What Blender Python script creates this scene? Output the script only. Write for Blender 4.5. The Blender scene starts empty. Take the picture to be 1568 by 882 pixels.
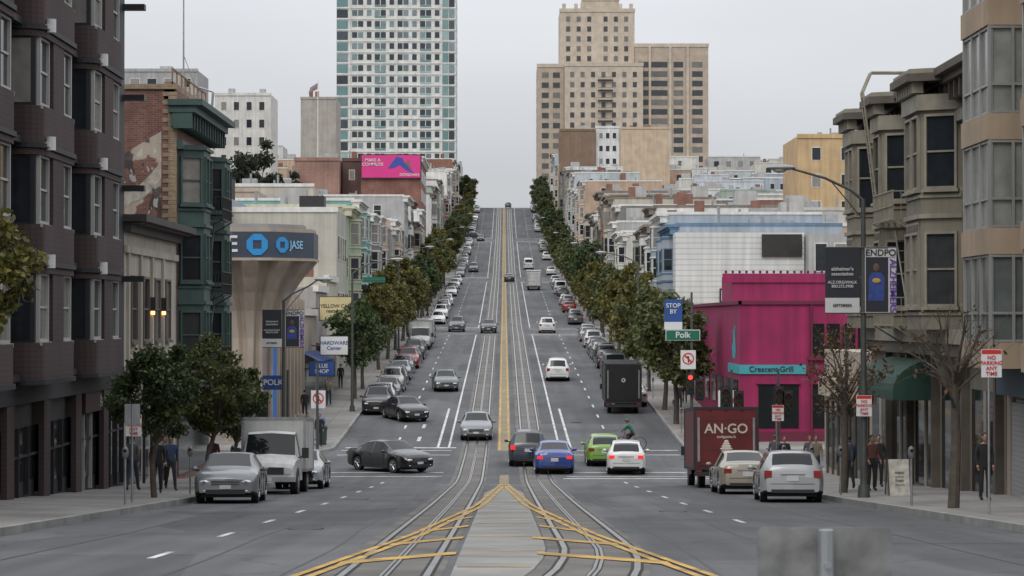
import bpy, math, random
import numpy as np
from mathutils import Vector, Matrix
R=random.Random(7)
S=bpy.context.scene
S.view_settings.view_transform='Standard'; S.view_settings.look='None'; S.view_settings.exposure=0
COL=S.collection
# ------------------------------------------------------------ materials
MC={}
def mk(name,col=(.5,.5,.5),rough=.8,var=.15,sc=.7,streak=0,metal=0,bump=0,kind=None,col2=None,spec=.5,fine=0):
    if name in MC: return MC[name]
    m=bpy.data.materials.new(name); m.use_nodes=True; nt=m.node_tree; N=nt.nodes; Lk=nt.links
    b=N['Principled BSDF']; b.inputs['Roughness'].default_value=rough; b.inputs['Metallic'].default_value=metal
    b.inputs['Specular IOR Level'].default_value=spec
    tc=N.new('ShaderNodeTexCoord').outputs['Object']
    def noise(scale,vec=None,detail=4):
        n=N.new('ShaderNodeTexNoise'); n.inputs['Scale'].default_value=scale; n.inputs['Detail'].default_value=detail
        Lk.new(vec or tc,n.inputs['Vector']); return n.outputs['Fac']
    def mapr(s,a,bb,lo=.3,hi=.7):
        r=N.new('ShaderNodeMapRange'); r.inputs[1].default_value=lo; r.inputs[2].default_value=hi; r.inputs[3].default_value=a; r.inputs[4].default_value=bb
        Lk.new(s,r.inputs[0]); return r.outputs[0]
    def scale(c,f):
        v=N.new('ShaderNodeVectorMath'); v.operation='SCALE'; Lk.new(c,v.inputs[0]); Lk.new(f,v.inputs['Scale']); return v.outputs[0]
    def mix(f,a,bb):
        x=N.new('ShaderNodeMix'); x.data_type='RGBA'
        Lk.new(f,x.inputs[0])
        for s,i in ((a,6),(bb,7)):
            if isinstance(s,tuple): x.inputs[i].default_value=(*s,1)
            else: Lk.new(s,x.inputs[i])
        return x.outputs[2]
    def mapping(sc3):
        mp=N.new('ShaderNodeMapping'); mp.inputs['Scale'].default_value=sc3; Lk.new(tc,mp.inputs[0]); return mp.outputs[0]
    rgb=N.new('ShaderNodeRGB'); rgb.outputs[0].default_value=(*col,1); c=rgb.outputs[0]
    if kind=='objcol':
        oi=N.new('ShaderNodeObjectInfo'); c=oi.outputs['Color']
        b.inputs['Coat Weight'].default_value=.6; b.inputs['Coat Roughness'].default_value=.08
    if kind in('leaf','glass','isl'):
        ge=N.new('ShaderNodeNewGeometry'); rp=ge.outputs['Random Per Island']
        if kind=='glass': c=mix(mapr(rp,0,1,.55,.8),c,col2)
        else: c=mix(mapr(rp,0,1,0,1),c,col2)
    if kind in('brick','siding','slab','rows','mural'):
        sp=N.new('ShaderNodeSeparateXYZ'); Lk.new(tc,sp.inputs[0])
        ad=N.new('ShaderNodeMath'); ad.operation='ADD'; Lk.new(sp.outputs[0],ad.inputs[0]); Lk.new(sp.outputs[1],ad.inputs[1])
        cb=N.new('ShaderNodeCombineXYZ'); Lk.new(ad.outputs[0],cb.inputs[0]); Lk.new(sp.outputs[2],cb.inputs[1])
        if kind in('brick','mural'):
            bt=N.new('ShaderNodeTexBrick'); bt.inputs['Scale'].default_value=1; bt.inputs['Brick Width'].default_value=.24; bt.inputs['Row Height'].default_value=.085
            bt.inputs['Mortar Size'].default_value=.008; bt.inputs['Color1'].default_value=(*col,1); bt.inputs['Color2'].default_value=(*(col2 or tuple(k*.7 for k in col)),1)
            bt.inputs['Mortar'].default_value=(*tuple(min(1,k*.8+.08) for k in col),1); Lk.new(cb.outputs[0],bt.inputs['Vector']); c=bt.outputs['Color']
            if kind=='mural':
                c=mix(mapr(noise(.9,detail=5),0,.85,.50,.53),c,(.46,.40,.32)); c=mix(mapr(noise(1.7,mapping((1,1,.7)),2),0,.85,.56,.58),c,(.05,.04,.045)); c=mix(mapr(noise(2.6,mapping((1.3,1,.8)),2),0,.8,.62,.64),c,(.5,.5,.48))
        elif kind=='slab':
            bt=N.new('ShaderNodeTexBrick'); bt.offset=0; bt.inputs['Scale'].default_value=1; bt.inputs['Brick Width'].default_value=1.5; bt.inputs['Row Height'].default_value=1.5
            bt.inputs['Mortar Size'].default_value=.018; bt.inputs['Color1'].default_value=(*col,1); bt.inputs['Color2'].default_value=(*tuple(k*.88 for k in col),1)
            bt.inputs['Mortar'].default_value=(*tuple(k*.5 for k in col),1); Lk.new(tc,bt.inputs['Vector']); c=bt.outputs['Color']
        else:
            w=N.new('ShaderNodeMath'); w.operation='FRACT'; w2=N.new('ShaderNodeMath'); w2.operation='MULTIPLY'; w2.inputs[1].default_value=1/(.45 if kind=='siding' else .14)
            Lk.new(sp.outputs[2],w2.inputs[0]); Lk.new(w2.outputs[0],w.inputs[0])
            c=scale(c,mapr(w.outputs[0],.6,1,0,.25))
    if kind=='asphalt':
        v=N.new('ShaderNodeTexVoronoi'); v.feature='DISTANCE_TO_EDGE'; v.inputs['Scale'].default_value=.16
        n=N.new('ShaderNodeTexNoise'); n.inputs['Scale'].default_value=.5; Lk.new(tc,n.inputs['Vector'])
        va=N.new('ShaderNodeVectorMath'); va.operation='ADD'; vs=N.new('ShaderNodeVectorMath'); vs.operation='SCALE'; vs.inputs['Scale'].default_value=3
        Lk.new(n.outputs['Color'],vs.inputs[0]); Lk.new(tc,va.inputs[0]); Lk.new(vs.outputs[0],va.inputs[1]); Lk.new(va.outputs[0],v.inputs['Vector'])
        c=scale(c,mapr(v.outputs['Distance'],.6,1,0,.014))
        c=scale(c,mapr(noise(1,mapping((1.1,.03,1))),.72,1.2))
        v2=N.new('ShaderNodeTexVoronoi'); v2.distance='CHEBYCHEV'; v2.inputs['Scale'].default_value=.3; Lk.new(mapping((.55,.2,1)),v2.inputs['Vector'])
        c=scale(c,mapr(v2.outputs['Color'],.78,1.14,.2,.8))
    if var: c=scale(c,mapr(noise(sc),1-var,1+var*.6))
    if streak: c=scale(c,mapr(noise(1,mapping((2.5,2.5,.12))),1-streak,1+streak*.3))
    if fine: c=scale(c,mapr(noise(40,detail=2),1-fine,1+fine))
    Lk.new(c,b.inputs['Base Color'])
    if kind=='leaf':
        b.inputs['Roughness'].default_value=.55
        tr=N.new('ShaderNodeBsdfTranslucent'); Lk.new(c,tr.inputs[0]); ms=N.new('ShaderNodeMixShader'); ms.inputs[0].default_value=.3
        Lk.new(b.outputs[0],ms.inputs[1]); Lk.new(tr.outputs[0],ms.inputs[2]); Lk.new(ms.outputs[0],N['Material Output'].inputs[0])
    if bump:
        bp=N.new('ShaderNodeBump'); bp.inputs['Strength'].default_value=bump; bp.inputs['Distance'].default_value=.03
        Lk.new(noise(18),bp.inputs['Height']); Lk.new(bp.outputs[0],b.inputs['Normal'])
    MC[name]=m; return m
def emi(name,col,st):
    if name in MC: return MC[name]
    m=mk(name,col,.4,0); b=m.node_tree.nodes['Principled BSDF']; b.inputs['Emission Color'].default_value=(*col,1); b.inputs['Emission Strength'].default_value=st; return m
def W(name,c,streak=.2,**k): return mk('wall_'+name,c,.85,.18,.5,streak,**k)
GL=mk('window_glass',(.018,.022,.027),.08,.2,3,kind='glass',col2=(.22,.21,.19),spec=.4)
GLD=mk('dark_glass',(.012,.014,.016),.06,.2,3,spec=.35)
WH=mk('white_paint',(.62,.61,.58),.6,.12,2,.15)
BLK=mk('black_paint',(.02,.02,.022),.45,.2,3)
DK=mk('dark_interior',(.03,.028,.026),.8,.3,1)
STEEL=mk('galvanised_steel',(.33,.34,.35),.45,.2,4,metal=.7)
POLE=mk('pole_paint',(.06,.065,.06),.5,.2,4,.2)
RUB=mk('rubber',(.02,.02,.02),.8,.2,3)
ROOF=mk('roof_gravel',(.24,.24,.24),.9,.25,.4)
# ------------------------------------------------------------ assembly
class Asm:
    def __init__(s,name): s.n=name; s.p={}
    def _g(s,part):
        return s.p.setdefault(part,([],[],[],[],[]))
    def add(s,part,mat,vs,fs,smooth=False):
        V,F,MI,MS,SM=s._g(part)
        if mat not in MS: MS.append(mat)
        k=MS.index(mat); o=len(V); V.extend([tuple(v) for v in vs])
        for f in fs: F.append([i+o for i in f]); MI.append(k); SM.append(smooth)
    def box(s,part,mat,x0,x1,y0,y1,z0,z1):
        s.add(part,mat,[(x0,y0,z0),(x1,y0,z0),(x1,y1,z0),(x0,y1,z0),(x0,y0,z1),(x1,y0,z1),(x1,y1,z1),(x0,y1,z1)],BF)
    def ob(s,part,mat,F,u0,u1,z0,z1,n0,n1):
        ps=[]
        for z in(z0,z1):
            for u,n in((u0,n1),(u1,n1),(u1,n0),(u0,n0)): ps.append(F(u,n,z))
        s.add(part,mat,ps,BF)
    def prism(s,part,mat,pts,z0,z1):
        n=len(pts); vs=[(x,y,z0) for x,y in pts]+[(x,y,z1) for x,y in pts]
        s.add(part,mat,vs,[[i,(i+1)%n,n+(i+1)%n,n+i] for i in range(n)]+[list(range(n))[::-1],list(range(n,2*n))])
    def tube(s,part,mat,a,b,r,r2=None,seg=8,caps=True):
        a=Vector(a); b=Vector(b); r2=r if r2 is None else r2; d=b-a
        if d.length<1e-6: return
        d.normalize(); u=d.orthogonal().normalized(); w=d.cross(u)
        vs=[]
        for p,rr in((a,r),(b,r2)):
            for i in range(seg):
                t=2*math.pi*i/seg; vs.append(p+u*(math.cos(t)*rr)+w*(math.sin(t)*rr))
        fs=[[i,(i+1)%seg,seg+(i+1)%seg,seg+i] for i in range(seg)]
        s.add(part,mat,vs,fs,True)
        if caps: s.add(part,mat,vs,[list(range(seg))[::-1],list(range(seg,2*seg))])
    def path(s,part,mat,pts,r,seg=8):
        for i in range(len(pts)-1):
            ra=r[i] if isinstance(r,(list,tuple)) else r; rb=r[i+1] if isinstance(r,(list,tuple)) else r
            s.tube(part,mat,pts[i],pts[i+1],ra,rb,seg)
    def ell(s,part,mat,c,rad,n=10,m=7,zmin=-1):
        vs=[];fs=[]
        for j in range(m+1):
            ph=-math.pi/2+math.pi*j/m
            for i in range(n):
                t=2*math.pi*i/n; vs.append((c[0]+rad[0]*math.cos(ph)*math.cos(t),c[1]+rad[1]*math.cos(ph)*math.sin(t),c[2]+rad[2]*max(zmin,math.sin(ph))))
        for j in range(m):
            for i in range(n): fs.append([j*n+i,j*n+(i+1)%n,(j+1)*n+(i+1)%n,(j+1)*n+i])
        s.add(part,mat,vs,fs,True)
    def mesh(s,part,nm):
        V,F,MI,MS,SM=s.p[part]; me=bpy.data.meshes.new(nm); me.from_pydata(V,[],F)
        for m in MS: me.materials.append(m)
        me.polygons.foreach_set('material_index',MI); me.polygons.foreach_set('use_smooth',SM)
        me.update()
        if any(SM):
            try: me.set_sharp_from_angle(angle=math.radians(38))
            except Exception: pass
        return me
    def one(s):
        q=Asm(s.n)
        for p,(V,F,MI,MS,SM) in s.p.items():
            for k,m in enumerate(MS):
                for flag in(False,True):
                    fs=[f for f,mi,sm in zip(F,MI,SM) if mi==k and sm==flag]
                    if fs:
                        used=sorted({i for f in fs for i in f}); mp={v:i for i,v in enumerate(used)}
                        q.add('all',m,[V[i] for i in used],[[mp[i] for i in f] for f in fs],flag)
        return q.mesh('all',s.n)
    def build(s,loc=None):
        if loc is None:
            allv=np.array([v for p in s.p.values() for v in p[0]]); loc=((allv[:,0].min()+allv[:,0].max())/2,(allv[:,1].min()+allv[:,1].max())/2,allv[:,2].min())
        e=bpy.data.objects.new(s.n,None); COL.objects.link(e); e.location=loc; e.empty_display_size=.5
        for p in s.p:
            o=bpy.data.objects.new(p,s.mesh(p,s.n+'_'+p)); COL.objects.link(o); o.parent=e; o.location=(-loc[0],-loc[1],-loc[2])
        s.e=e; s.loc=loc; return e
    def single(s,loc=None):
        me=s.one(); o=bpy.data.objects.new(s.n,me); COL.objects.link(o)
        return o
BF=[[0,1,5,4],[1,2,6,5],[2,3,7,6],[3,0,4,7],[4,5,6,7],[3,2,1,0]]
def Fr(p,q,out):
    u=Vector((q[0]-p[0],q[1]-p[1])).normalized(); n=Vector((u.y,-u.x))
    if n.dot(Vector(out))<0: n=-n
    return lambda a,b,z:(p[0]+u.x*a+n.x*b,p[1]+u.y*a+n.y*b,z)
def text(A,s,size,loc,rot,mat,sx=1,name='lettering',align='CENTER'):
    c=bpy.data.curves.new(name,'FONT'); c.body=s; c.size=size; c.align_x=align; c.align_y='CENTER'; c.materials.append(mat); c.extrude=.004; c.offset=size*.015
    o=bpy.data.objects.new(name,c); COL.objects.link(o); o.parent=A.e
    o.location=Vector(loc)-Vector(A.loc); o.rotation_euler=rot; o.scale=(sx,1,1); return o
FC=(math.pi/2,0,0)
# ------------------------------------------------------------ terrain
PR=[(-400,14),(-60,1.6),(0,-1.6),(28,-3.16),(66,-5.28),(100,-7.05),(122,-7.05),(246,-1.55),(267,-1.0),(393,6.5),(414,7.6),(540,18.5),(561,20),(690,34),(711,34.6),(780,32),(1000,15),(1500,-20),(9000,-60)]
PX,PZ=zip(*PR)
def g0(y): return float(np.mean(np.interp([y-5,y-2.5,y,y+2.5,y+5],PX,PZ)))
YS=[-400,-200,-100]+[float(v) for v in np.arange(-60,800,3)]+[850,900,1000,1200,1500,3000,9000]
ZS=[g0(y) for y in YS]
def g(y): return float(np.interp(y,YS,ZS))
def sm(t): t=max(0,min(1,t)); return t*t*(3-2*t)
def hill(x,y): return (sm((-x-28)/110)*16+sm((x-30)/110)*8)*sm((y-200)/150)*(1-sm((y-900)/400))
KL,KR=-9.1,9.7; BL,BR=-13.2,14.3
XS=[-7000,-2500,-1000,-500,-300,-220,-170,-130,-100,-80,-60,-45,-34,-28,-20,BL,KL,0,KR,BR,20,30,36,45,60,80,100,130,170,220,300,500,1000,2500,7000]
def sheet(A,part,mat,xs,ya,yb,dz,smooth=True):
    ys=[ya]+[y for y in YS if ya+.01<y<yb-.01]+[yb]
    vs=[];fs=[]; n=len(xs)
    for y in ys:
        for x in xs:
            xx=x(y) if callable(x) else x
            vs.append((xx,y,g(y)+hill(xx,y)+dz))
    for j in range(len(ys)-1):
        for i in range(n-1): fs.append([j*n+i,j*n+i+1,(j+1)*n+i+1,(j+1)*n+i])
    A.add(part,mat,vs,fs,smooth)
GND=mk('ground_urban',(.15,.15,.14),.9,.3,.05)
A=Asm('ground'); sheet(A,'g',GND,XS,-400,9000,-.08); A.single()
ASP=mk('asphalt',(.086,.088,.092),.85,.2,.25,kind='asphalt',bump=.15,fine=.14)
A=Asm('road'); sheet(A,'r',ASP,[KL,-6,-3,0,3,6,KR],-60,760,0)
CROSS=[(105,119.5),(249.5,263.5),(396.5,410.5),(543.5,557.5),(693,708)]
for a,b in CROSS:
    i0,i1=XS.index(-220),XS.index(KL); sheet(A,'r',ASP,XS[i0:i1+1],a-3,b+3,-.002)
    i0,i1=XS.index(KR),XS.index(220); sheet(A,'r',ASP,XS[i0:i1+1],a-3,b+3,-.002)
A.single()
SWM=mk('sidewalk_concrete',(.225,.215,.20),.9,.28,.35,kind='slab',fine=.08)
KB=mk('kerb_granite',(.25,.25,.24),.8,.3,1.5)
blocks=[(-60,105),(119.5,249.5),(263.5,396.5),(410.5,543.5),(557.5,693),(708,760)]
for bi,(a,b) in enumerate(blocks):
    for sd in(-1,1):
        A=Asm('sidewalk'); kx=KL if sd<0 else KR
        ys=sorted(set([a,b]+[a+d for d in(.05,.2,.5,1,1.6,2.3,3)]+[b-d for d in(.05,.2,.5,1,1.6,2.3,3)]+[y for y in YS if a+3<y<b-3]))
        def kin(y,off=0):
            r=3; d=min(y-a,b-y)
            if bi==0: d=b-y
            c=0 if d>=r else r-math.sqrt(max(0,r*r-(r-d)**2))
            return kx+sd*(c+off)
        xs=[x for x in XS if (x<BL+.1 if sd<0 else x>BR-.1) and abs(x)<=220]
        xs.sort(key=abs)
        vs=[];n=3+len(xs)
        for y in ys:
            z=g(y); row=[(kin(y),y,z-.05),(kin(y),y,z+.15),(kin(y,.16),y,z+.153)]
            for x in xs: row.append((x,y,z+.16+.02*min(5,abs(x)-abs(kx))+hill(x,y)))
            vs+=row
        fk=[];fsw=[]
        for j in range(len(ys)-1):
            for i in range(n-1): (fk if i<2 else fsw).append([j*n+i,j*n+i+1,(j+1)*n+i+1,(j+1)*n+i])
        A.add('w',SWM,vs,fsw); A.add('k',KB,vs,fk)
        for yy in(a,b):
            p=[(kin(yy),yy),]+[(x,yy) for x in xs]
            A.add('k',KB,[(x,y,g(y)+hill(x,y)-.1) for x,y in p]+[(x,y,g(y)+hill(x,y)+.25) for x,y in p],[[i,i+1,len(p)+i+1,len(p)+i] for i in range(len(p)-1)])
        A.single()
def swz(x,y): return g(y)+.16+.02*min(5,max(0,(x-KR) if x>0 else (KL-x)))
# ------------------------------------------------------------ tracks and paint
YEL=mk('yellow_paint',(.43,.26,.055),.7,.5,1.3,fine=.2); YEF=mk('yellow_faded',(.215,.175,.11),.8,.3,.7,fine=.1)
WP=mk('road_white_paint',(.50,.50,.48),.7,.45,1.6,fine=.18); TAR=mk('tar_seam',(.03,.03,.032),.6,.4,.8)
BED=mk('track_bed_concrete',(.125,.118,.108),.85,.4,.6,fine=.1); MED=mk('median_concrete',(.235,.23,.215),.85,.25,.8,fine=.08)
RAIL=mk('rail_steel',(.42,.42,.42),.28,.2,2,metal=.9); GRV=mk('rail_groove',(.02,.02,.02),.9,.2)
def strip(A,part,mat,x0,x1,ya,yb,dz): sheet(A,part,mat,[x0,x1],ya,yb,dz)
def rc(y): return 1.5-(max(0,38-y)**2)*.0045
def lc(y): return -1.5
A=Asm('cable_car_tracks')
for cf in(lc,rc):
    strip(A,'bed',BED,lambda y,c=cf:c(y)-.8,lambda y,c=cf:c(y)+.72,6,712,.004)
    for o in(-.533,.533):
        strip(A,'groove',GRV,lambda y,c=cf:c(y)+o-.085,lambda y,c=cf:c(y)+o+.085,6,712,.008)
        strip(A,'rail',RAIL,lambda y,c=cf:c(y)+o-.04,lambda y,c=cf:c(y)+o+.045,6,712,.014)
    strip(A,'slot_groove',GRV,lambda y,c=cf:c(y)-.07,lambda y,c=cf:c(y)+.07,6,712,.008)
    strip(A,'slot',RAIL,lambda y,c=cf:c(y)-.055,lambda y,c=cf:c(y)-.012,6,712,.014)
    strip(A,'slot',RAIL,lambda y,c=cf:c(y)+.012,lambda y,c=cf:c(y)+.055,6,712,.014)
A.build((0,60,g(60)))
A=Asm('road_markings')
strip(A,'median',YEF,-.36,.36,122,700,.004)
for o in(-.3,.2): strip(A,'centre_line',YEL,o,o+.1,122,700,.008)
strip(A,'median',YEF,-.2,.2,93,104,.004)
strip(A,'median_concrete',MED,lambda y:max(-.67,-.67*(93-y)/14),lambda y:min(.67,.67*(93-y)/14)-(max(0,38-y)**2)*.0045,6,93,.006)
for y in(80,66,56,48,41,35.3,30.6): strip(A,'hatch',YEL,-.62,lambda yy:.6-(max(0,38-yy)**2)*.0045,y,y+.16,.010)
for y in range(12,92,3): strip(A,'joint',TAR,-.64,lambda yy:max(-.6,min(.62,.67*(93-yy)/14)-(max(0,38-yy)**2)*.0045),y+.4,y+.43,.009)
fl=[(6,4.2),(15,3.4),(28.4,2.45),(41.5,1.56),(62,.66),(93,.0),(104,-.0)]
fy,fx=zip(*fl)
for sd in(-1,1):
    for o in(-.12,.08): strip(A,'flare_line',YEL,lambda y:sd*(np.interp(y,fy,fx)+o),lambda y:sd*(np.interp(y,fy,fx)+o+.11),20,93,.018)
    for y in(31,37,43,49,56,64):
        xo=float(np.interp(y,fy,fx)); xi=.72 if sd<0 or y>38 else .5
        vs=[(sd*xi,y+3.0,g(y+3.0)+.017),(sd*xi,y+3.9,g(y+3.9)+.017),(sd*xo,y+.9,g(y+.9)+.017),(sd*xo,y,g(y)+.017)]
        if xo>.85: A.add('hatch',YEL,vs,[[0,1,2,3]])
for sd in(-1,1):
    for a,b in((124,246),(268,393),(415,540),(562,690)):
        strip(A,'lane_line',WP,sd*3.0-.06,sd*3.0+.06,a,b,.006)
        y=a+4
        while y<b-4: strip(A,'lane_dash',WP,sd*5.9-.06,sd*5.9+.06,y,y+2.2,.006); y+=7.6
    strip(A,'lane_line',WP,sd*3.6-.07,sd*3.6+.07,124,150,.006)
    for y in(26,33,41,48.6,56.3,64,71.6,79.3,87,94.6): strip(A,'lane_dash',WP,sd*5.1-.06,sd*5.1+.06,y,y+2.1,.006)
    for xx in(2.75,4.3,7.1):
        strip(A,'tar_seams',TAR,lambda y,q=xx:sd*q+.06*math.sin(y*.31+q)-.018,lambda y,q=xx:sd*q+.06*math.sin(y*.31+q)+.022,20,103,.003)
for y,x0,x1 in((38,2.8,8.8),(52,-9,-2.8),(61,2.8,9.5),(74,-8,-2.8),(83,2.6,7),(97,-9,9)): strip(A,'tar_seams',TAR,x0,x1,y,y+.05,.0035)
for c0,c1 in CROSS:
    for y in(c0-2.6,c0+.6,c1-.6,c1+2.6):
        for x0,x1 in((KL+.4,-2.8),(2.8,KR-.4)): strip(A,'crosswalk',WP,x0,x1,y,y+.3,.006)
    strip(A,'stop_bar',WP,KL+.5,-2.6,c1+4.2,c1+4.75,.006); strip(A,'stop_bar',WP,2.6,KR-.5,c0-4.6,c0-4.1,.006)
for y in (128,136): strip(A,'arrow',WP,-4.9,-4.7,y,y+2.5,.006)
A.build((0,60,g(60)))
for x,y in((-3.9,45),(4.2,57),(-6.5,88),(6.1,39),(4.4,140),(-4.5,70)):
    A=Asm('manhole_cover'); A.tube('lid',mk('cast_iron',(.05,.048,.045),.6,.3,9,metal=.5),(x,y,g(y)-.05),(x,y,g(y)+.02),.35,seg=20); A.build()
# ------------------------------------------------------------ windows & facades
def win(A,F,u,z,w,h,fm=WH,lod=1,glass=GL,sash=True):
    if lod:
        A.ob('window_frames',fm,F,u-.09,u+w+.09,z-.09,z+h+.09,-.05,.05); A.ob('windows',glass,F,u,u+w,z,z+h,-.04,.065)
        if sash: A.ob('window_frames',fm,F,u,u+w,z+h*.5-.03,z+h*.5+.03,-.03,.08)
        return
    A.ob('windows',glass,F,u,u+w,z,z+h,-.05,.012)
    for a,b,c,d in((u-.08,u,z-.08,z+h+.08),(u+w,u+w+.08,z-.08,z+h+.08),(u,u+w,z-.08,z),(u,u+w,z+h,z+h+.08)): A.ob('window_frames',fm,F,a,b,c,d,-.05,.1)
    if sash: A.ob('window_frames',fm,F,u,u+w,z+h*.5-.03,z+h*.5+.03,-.03,.06)
    A.ob('sills',fm,F,u-.14,u+w+.14,z-.18,z-.083,-.05,.17)
def grid(A,F,u0,u1,z0,z1,du,dz,w,h,fm=WH,glass=GL,lod=1,sash=False):
    n=max(1,int((u1-u0)/du)); du=(u1-u0)/n; m=max(1,int((z1-z0)/dz)); dz=(z1-z0)/m
    for i in range(n):
        for j in range(m): win(A,F,u0+du*(i+.5)-w/2,z0+dz*(j+.5)-h/2,w,h,fm,lod,glass,sash)
def cornice(A,F,u0,u1,z,mat,out=.6,h=.6,br=True,part='cornice'):
    A.ob(part,mat,F,u0-.2,u1+.2,z-.12,z+.12,-.3,out); A.ob(part,mat,F,u0-.1,u1+.1,z-h*.5,z-.123,-.3,out*.72); A.ob(part,mat,F,u0-.03,u1+.03,z-h*1.2,z-h*.5-.003,-.2,out*.3)
    if br:
        n=max(2,int((u1-u0)/.8))
        for i in range(n+1):
            u=u0+(u1-u0)*i/n; A.ob(part,mat,F,u-.07,u+.07,z-h*1.3,z-h*.5-.006,-.1,out*.6)
def bay(A,F,u0,u1,z0,z1,wall,trim,out=.9,ins=.55,fh=3.1,lod=1,wh=1.75,side=1):
    P=[F(u0,-.05,0)[:2],F(u0,0,0)[:2],F(u0+ins,out,0)[:2],F(u1-ins,out,0)[:2],F(u1,0,0)[:2],F(u1,-.05,0)[:2]]
    A.prism('bay_windows',wall,P,z0,z1)
    c=F((u0+u1)/2,0,0); 
    for a,b in((1,2),(2,3),(3,4)):
        pa,pb=P[a],P[b]; mid=((pa[0]+pb[0])/2-c[0],(pa[1]+pb[1])/2-c[1]); FF=Fr(pa,pb,mid); L=math.dist(pa,pb)
        n=max(1,int(round((z1-z0)/fh))); d=(z1-z0)/n
        for k in range(n):
            zb=z0+k*d
            if a==2 and L>1.9:
                for q in(0,1): win(A,FF,L*(.06+.47*q)+.05,zb+.8,L*.41-.1,wh,trim,lod)
            else: win(A,FF,L*.16,zb+.8,L*.68,wh,trim,lod)
            A.ob('trim',trim,FF,-.03,L+.03,zb+d-.2,zb+d-.06,-.03,.1); A.ob('trim',trim,FF,0,L,zb+.45,zb+.55,-.03,.06)
def roofstuff(A,x0,x1,y0,y1,z,n=3):
    for i in range(n):
        x=R.uniform(x0+1,x1-2); y=R.uniform(y0+1,y1-1.5); k=R.random(); w=R.uniform(.5,1.6)
        if k<.4: A.box('roof_equipment',mk('duct_metal',(.35,.36,.37),.5,.2,2,metal=.4),x,x+w,y,y+w,z-.1,z+R.uniform(.5,1.3))
        elif k<.75: A.tube('roof_equipment',STEEL,(x,y,z-.1),(x,y,z+R.uniform(.8,1.8)),.12)
        elif k<.87: A.box('roof_equipment',W('stairhead',(.4,.39,.37)),x,x+2.2,y,y+2,z-.1,z+1.9)
        else: A.box('roof_equipment',mk('brick_chimney',(.22,.10,.07),.85,.3,1,kind='brick'),x,x+.9,y,y+.7,z-.1,z+1.7)
CREAM=[(.52,.50,.45),(.45,.41,.34),(.62,.62,.61),(.38,.38,.37),(.52,.43,.30),(.33,.37,.42),(.40,.33,.26),(.58,.56,.52),(.32,.38,.32),(.46,.33,.24),(.50,.53,.56),(.24,.12,.085),(.66,.65,.62),(.20,.19,.18),(.60,.60,.58),(.42,.46,.47)]
def wallc(i): i%=len(CREAM); return W('tone%d'%i,CREAM[i])
def rowhouse(side,y0,y1,h,ci,style='bay',depth=14,wall=None,trim=None,shop=True,name='row_house',setb=0):
    A=Asm(name); wall=wall or wallc(ci); trim=trim or (WH if ci%3 else W('trim_dark',(.2,.17,.14)))
    x=(BL if side<0 else BR)+side*setb; xb=x+side*depth; gm=g((y0+y1)/2); zb=min(g(y0),g(y1))-1; zs=gm+.3; zt=gm+h; L=y1-y0
    A.box('walls',wall,min(x,xb),max(x,xb),y0,y1,zb,zt); A.box('roof',ROOF,min(x,xb)+.25,max(x,xb)-.25,y0+.25,y1-.25,zt-.2,zt+.02)
    F=Fr((x,y0),(x,y1),(-side,0))
    A.ob('shopfront',DK,F,.4,L-.4,gm-.3,zs+2.5,-.1,.03)
    k=.5
    while k<L-1.5: A.ob('shopfront_glass',GLD,F,k,k+1.3,zs+.4,zs+2.3,-.05,.06); k+=1.6
    A.ob('trim',trim,F,.1,L-.1,zs+2.7,zs+3.1,-.05,.18)
    if shop and R.random()<.5: 
        aw=mk('awning%d'%(ci%4),[(.25,.03,.03),(.02,.09,.05),(.03,.05,.15),(.3,.27,.2)][ci%4],.8,.15)
        P=[F(.6,.05,zs+2.7),F(L-.6,.05,zs+2.7),F(L-.6,1.2,zs+2.0),F(.6,1.2,zs+2.0),F(L-.6,1.2,zs+1.75),F(.6,1.2,zs+1.75)]
        A.add('awning',aw,P,[[0,1,2,3],[3,2,4,5]])
    nb=max(1,int(L/5.2))
    if style=='bay':
        for i in range(nb):
            c=L*(i+.5)/nb; bay(A,F,c-1.5,c+1.5,zs+3.2,zt-.8,wall,trim)
        if L/nb>4.6:
            for i in range(nb+1):
                u=L*i/nb; u=min(max(u,.5),L-.5); 
                for k in range(int((h-4.3)/3.1)): win(A,F,u-.35,zs+4+k*3.1,.7,1.6,trim)
    else: grid(A,F,.3,L-.3,zs+3.3,zt-.6,2.0,3.1,1.1,1.7,trim,sash=True)
    cornice(A,F,0,L,zt,trim,out=.75,h=.55,br=L<16)
    F2=Fr((min(x,xb),y0),(max(x,xb),y0),(0,-1))
    A.ob('parapet',trim,F2,0,depth,zt-.003,zt+.25,-.2,.06)
    for q in range(int(h/4)):
        for uu in(3,6.5,10):
            if R.random()<.5: win(A,F2,(depth-uu-1) if side<0 else uu,zt-2.6-q*3.1,.9,1.4,trim)
    roofstuff(A,min(x,xb),max(x,xb),y0,y1,zt,5)
    return A.build()
def row(side,a,b,hs,seed,lo=6,hi=13):
    R.seed(seed); y=a; i=seed
    while y<b-3:
        w=min(R.uniform(lo,hi),b-y)
        if b-y-w<4: w=b-y
        rowhouse(side,y,y+w-.02,R.uniform(*hs),i+R.randrange(16),R.choice(['bay','bay','flat']),setb=R.choice([0,0,.3,.7,1.6])); y+=w; i+=1
row(-1,212,246,(10.5,13.5),3); row(-1,267,355,(10,15),11); row(-1,414,540,(10,17),21,8,16); row(-1,561,690,(10,18),31,9,18)
row(1,203,246,(10,13.5),5); row(1,267,393,(10.5,15.5),15); row(1,414,540,(11,17.5),25,8,16); row(1,561,690,(11,17.5),35,9,18)
rowhouse(-1,191,201,13.2,8,'bay',wall=W('pale_green',(.34,.42,.30)),trim=W('cream_trim',(.52,.5,.38)))
rowhouse(-1,201.02,211.9,13.8,4,'bay',wall=W('teal_house',(.17,.36,.33)),trim=WH)
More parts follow.
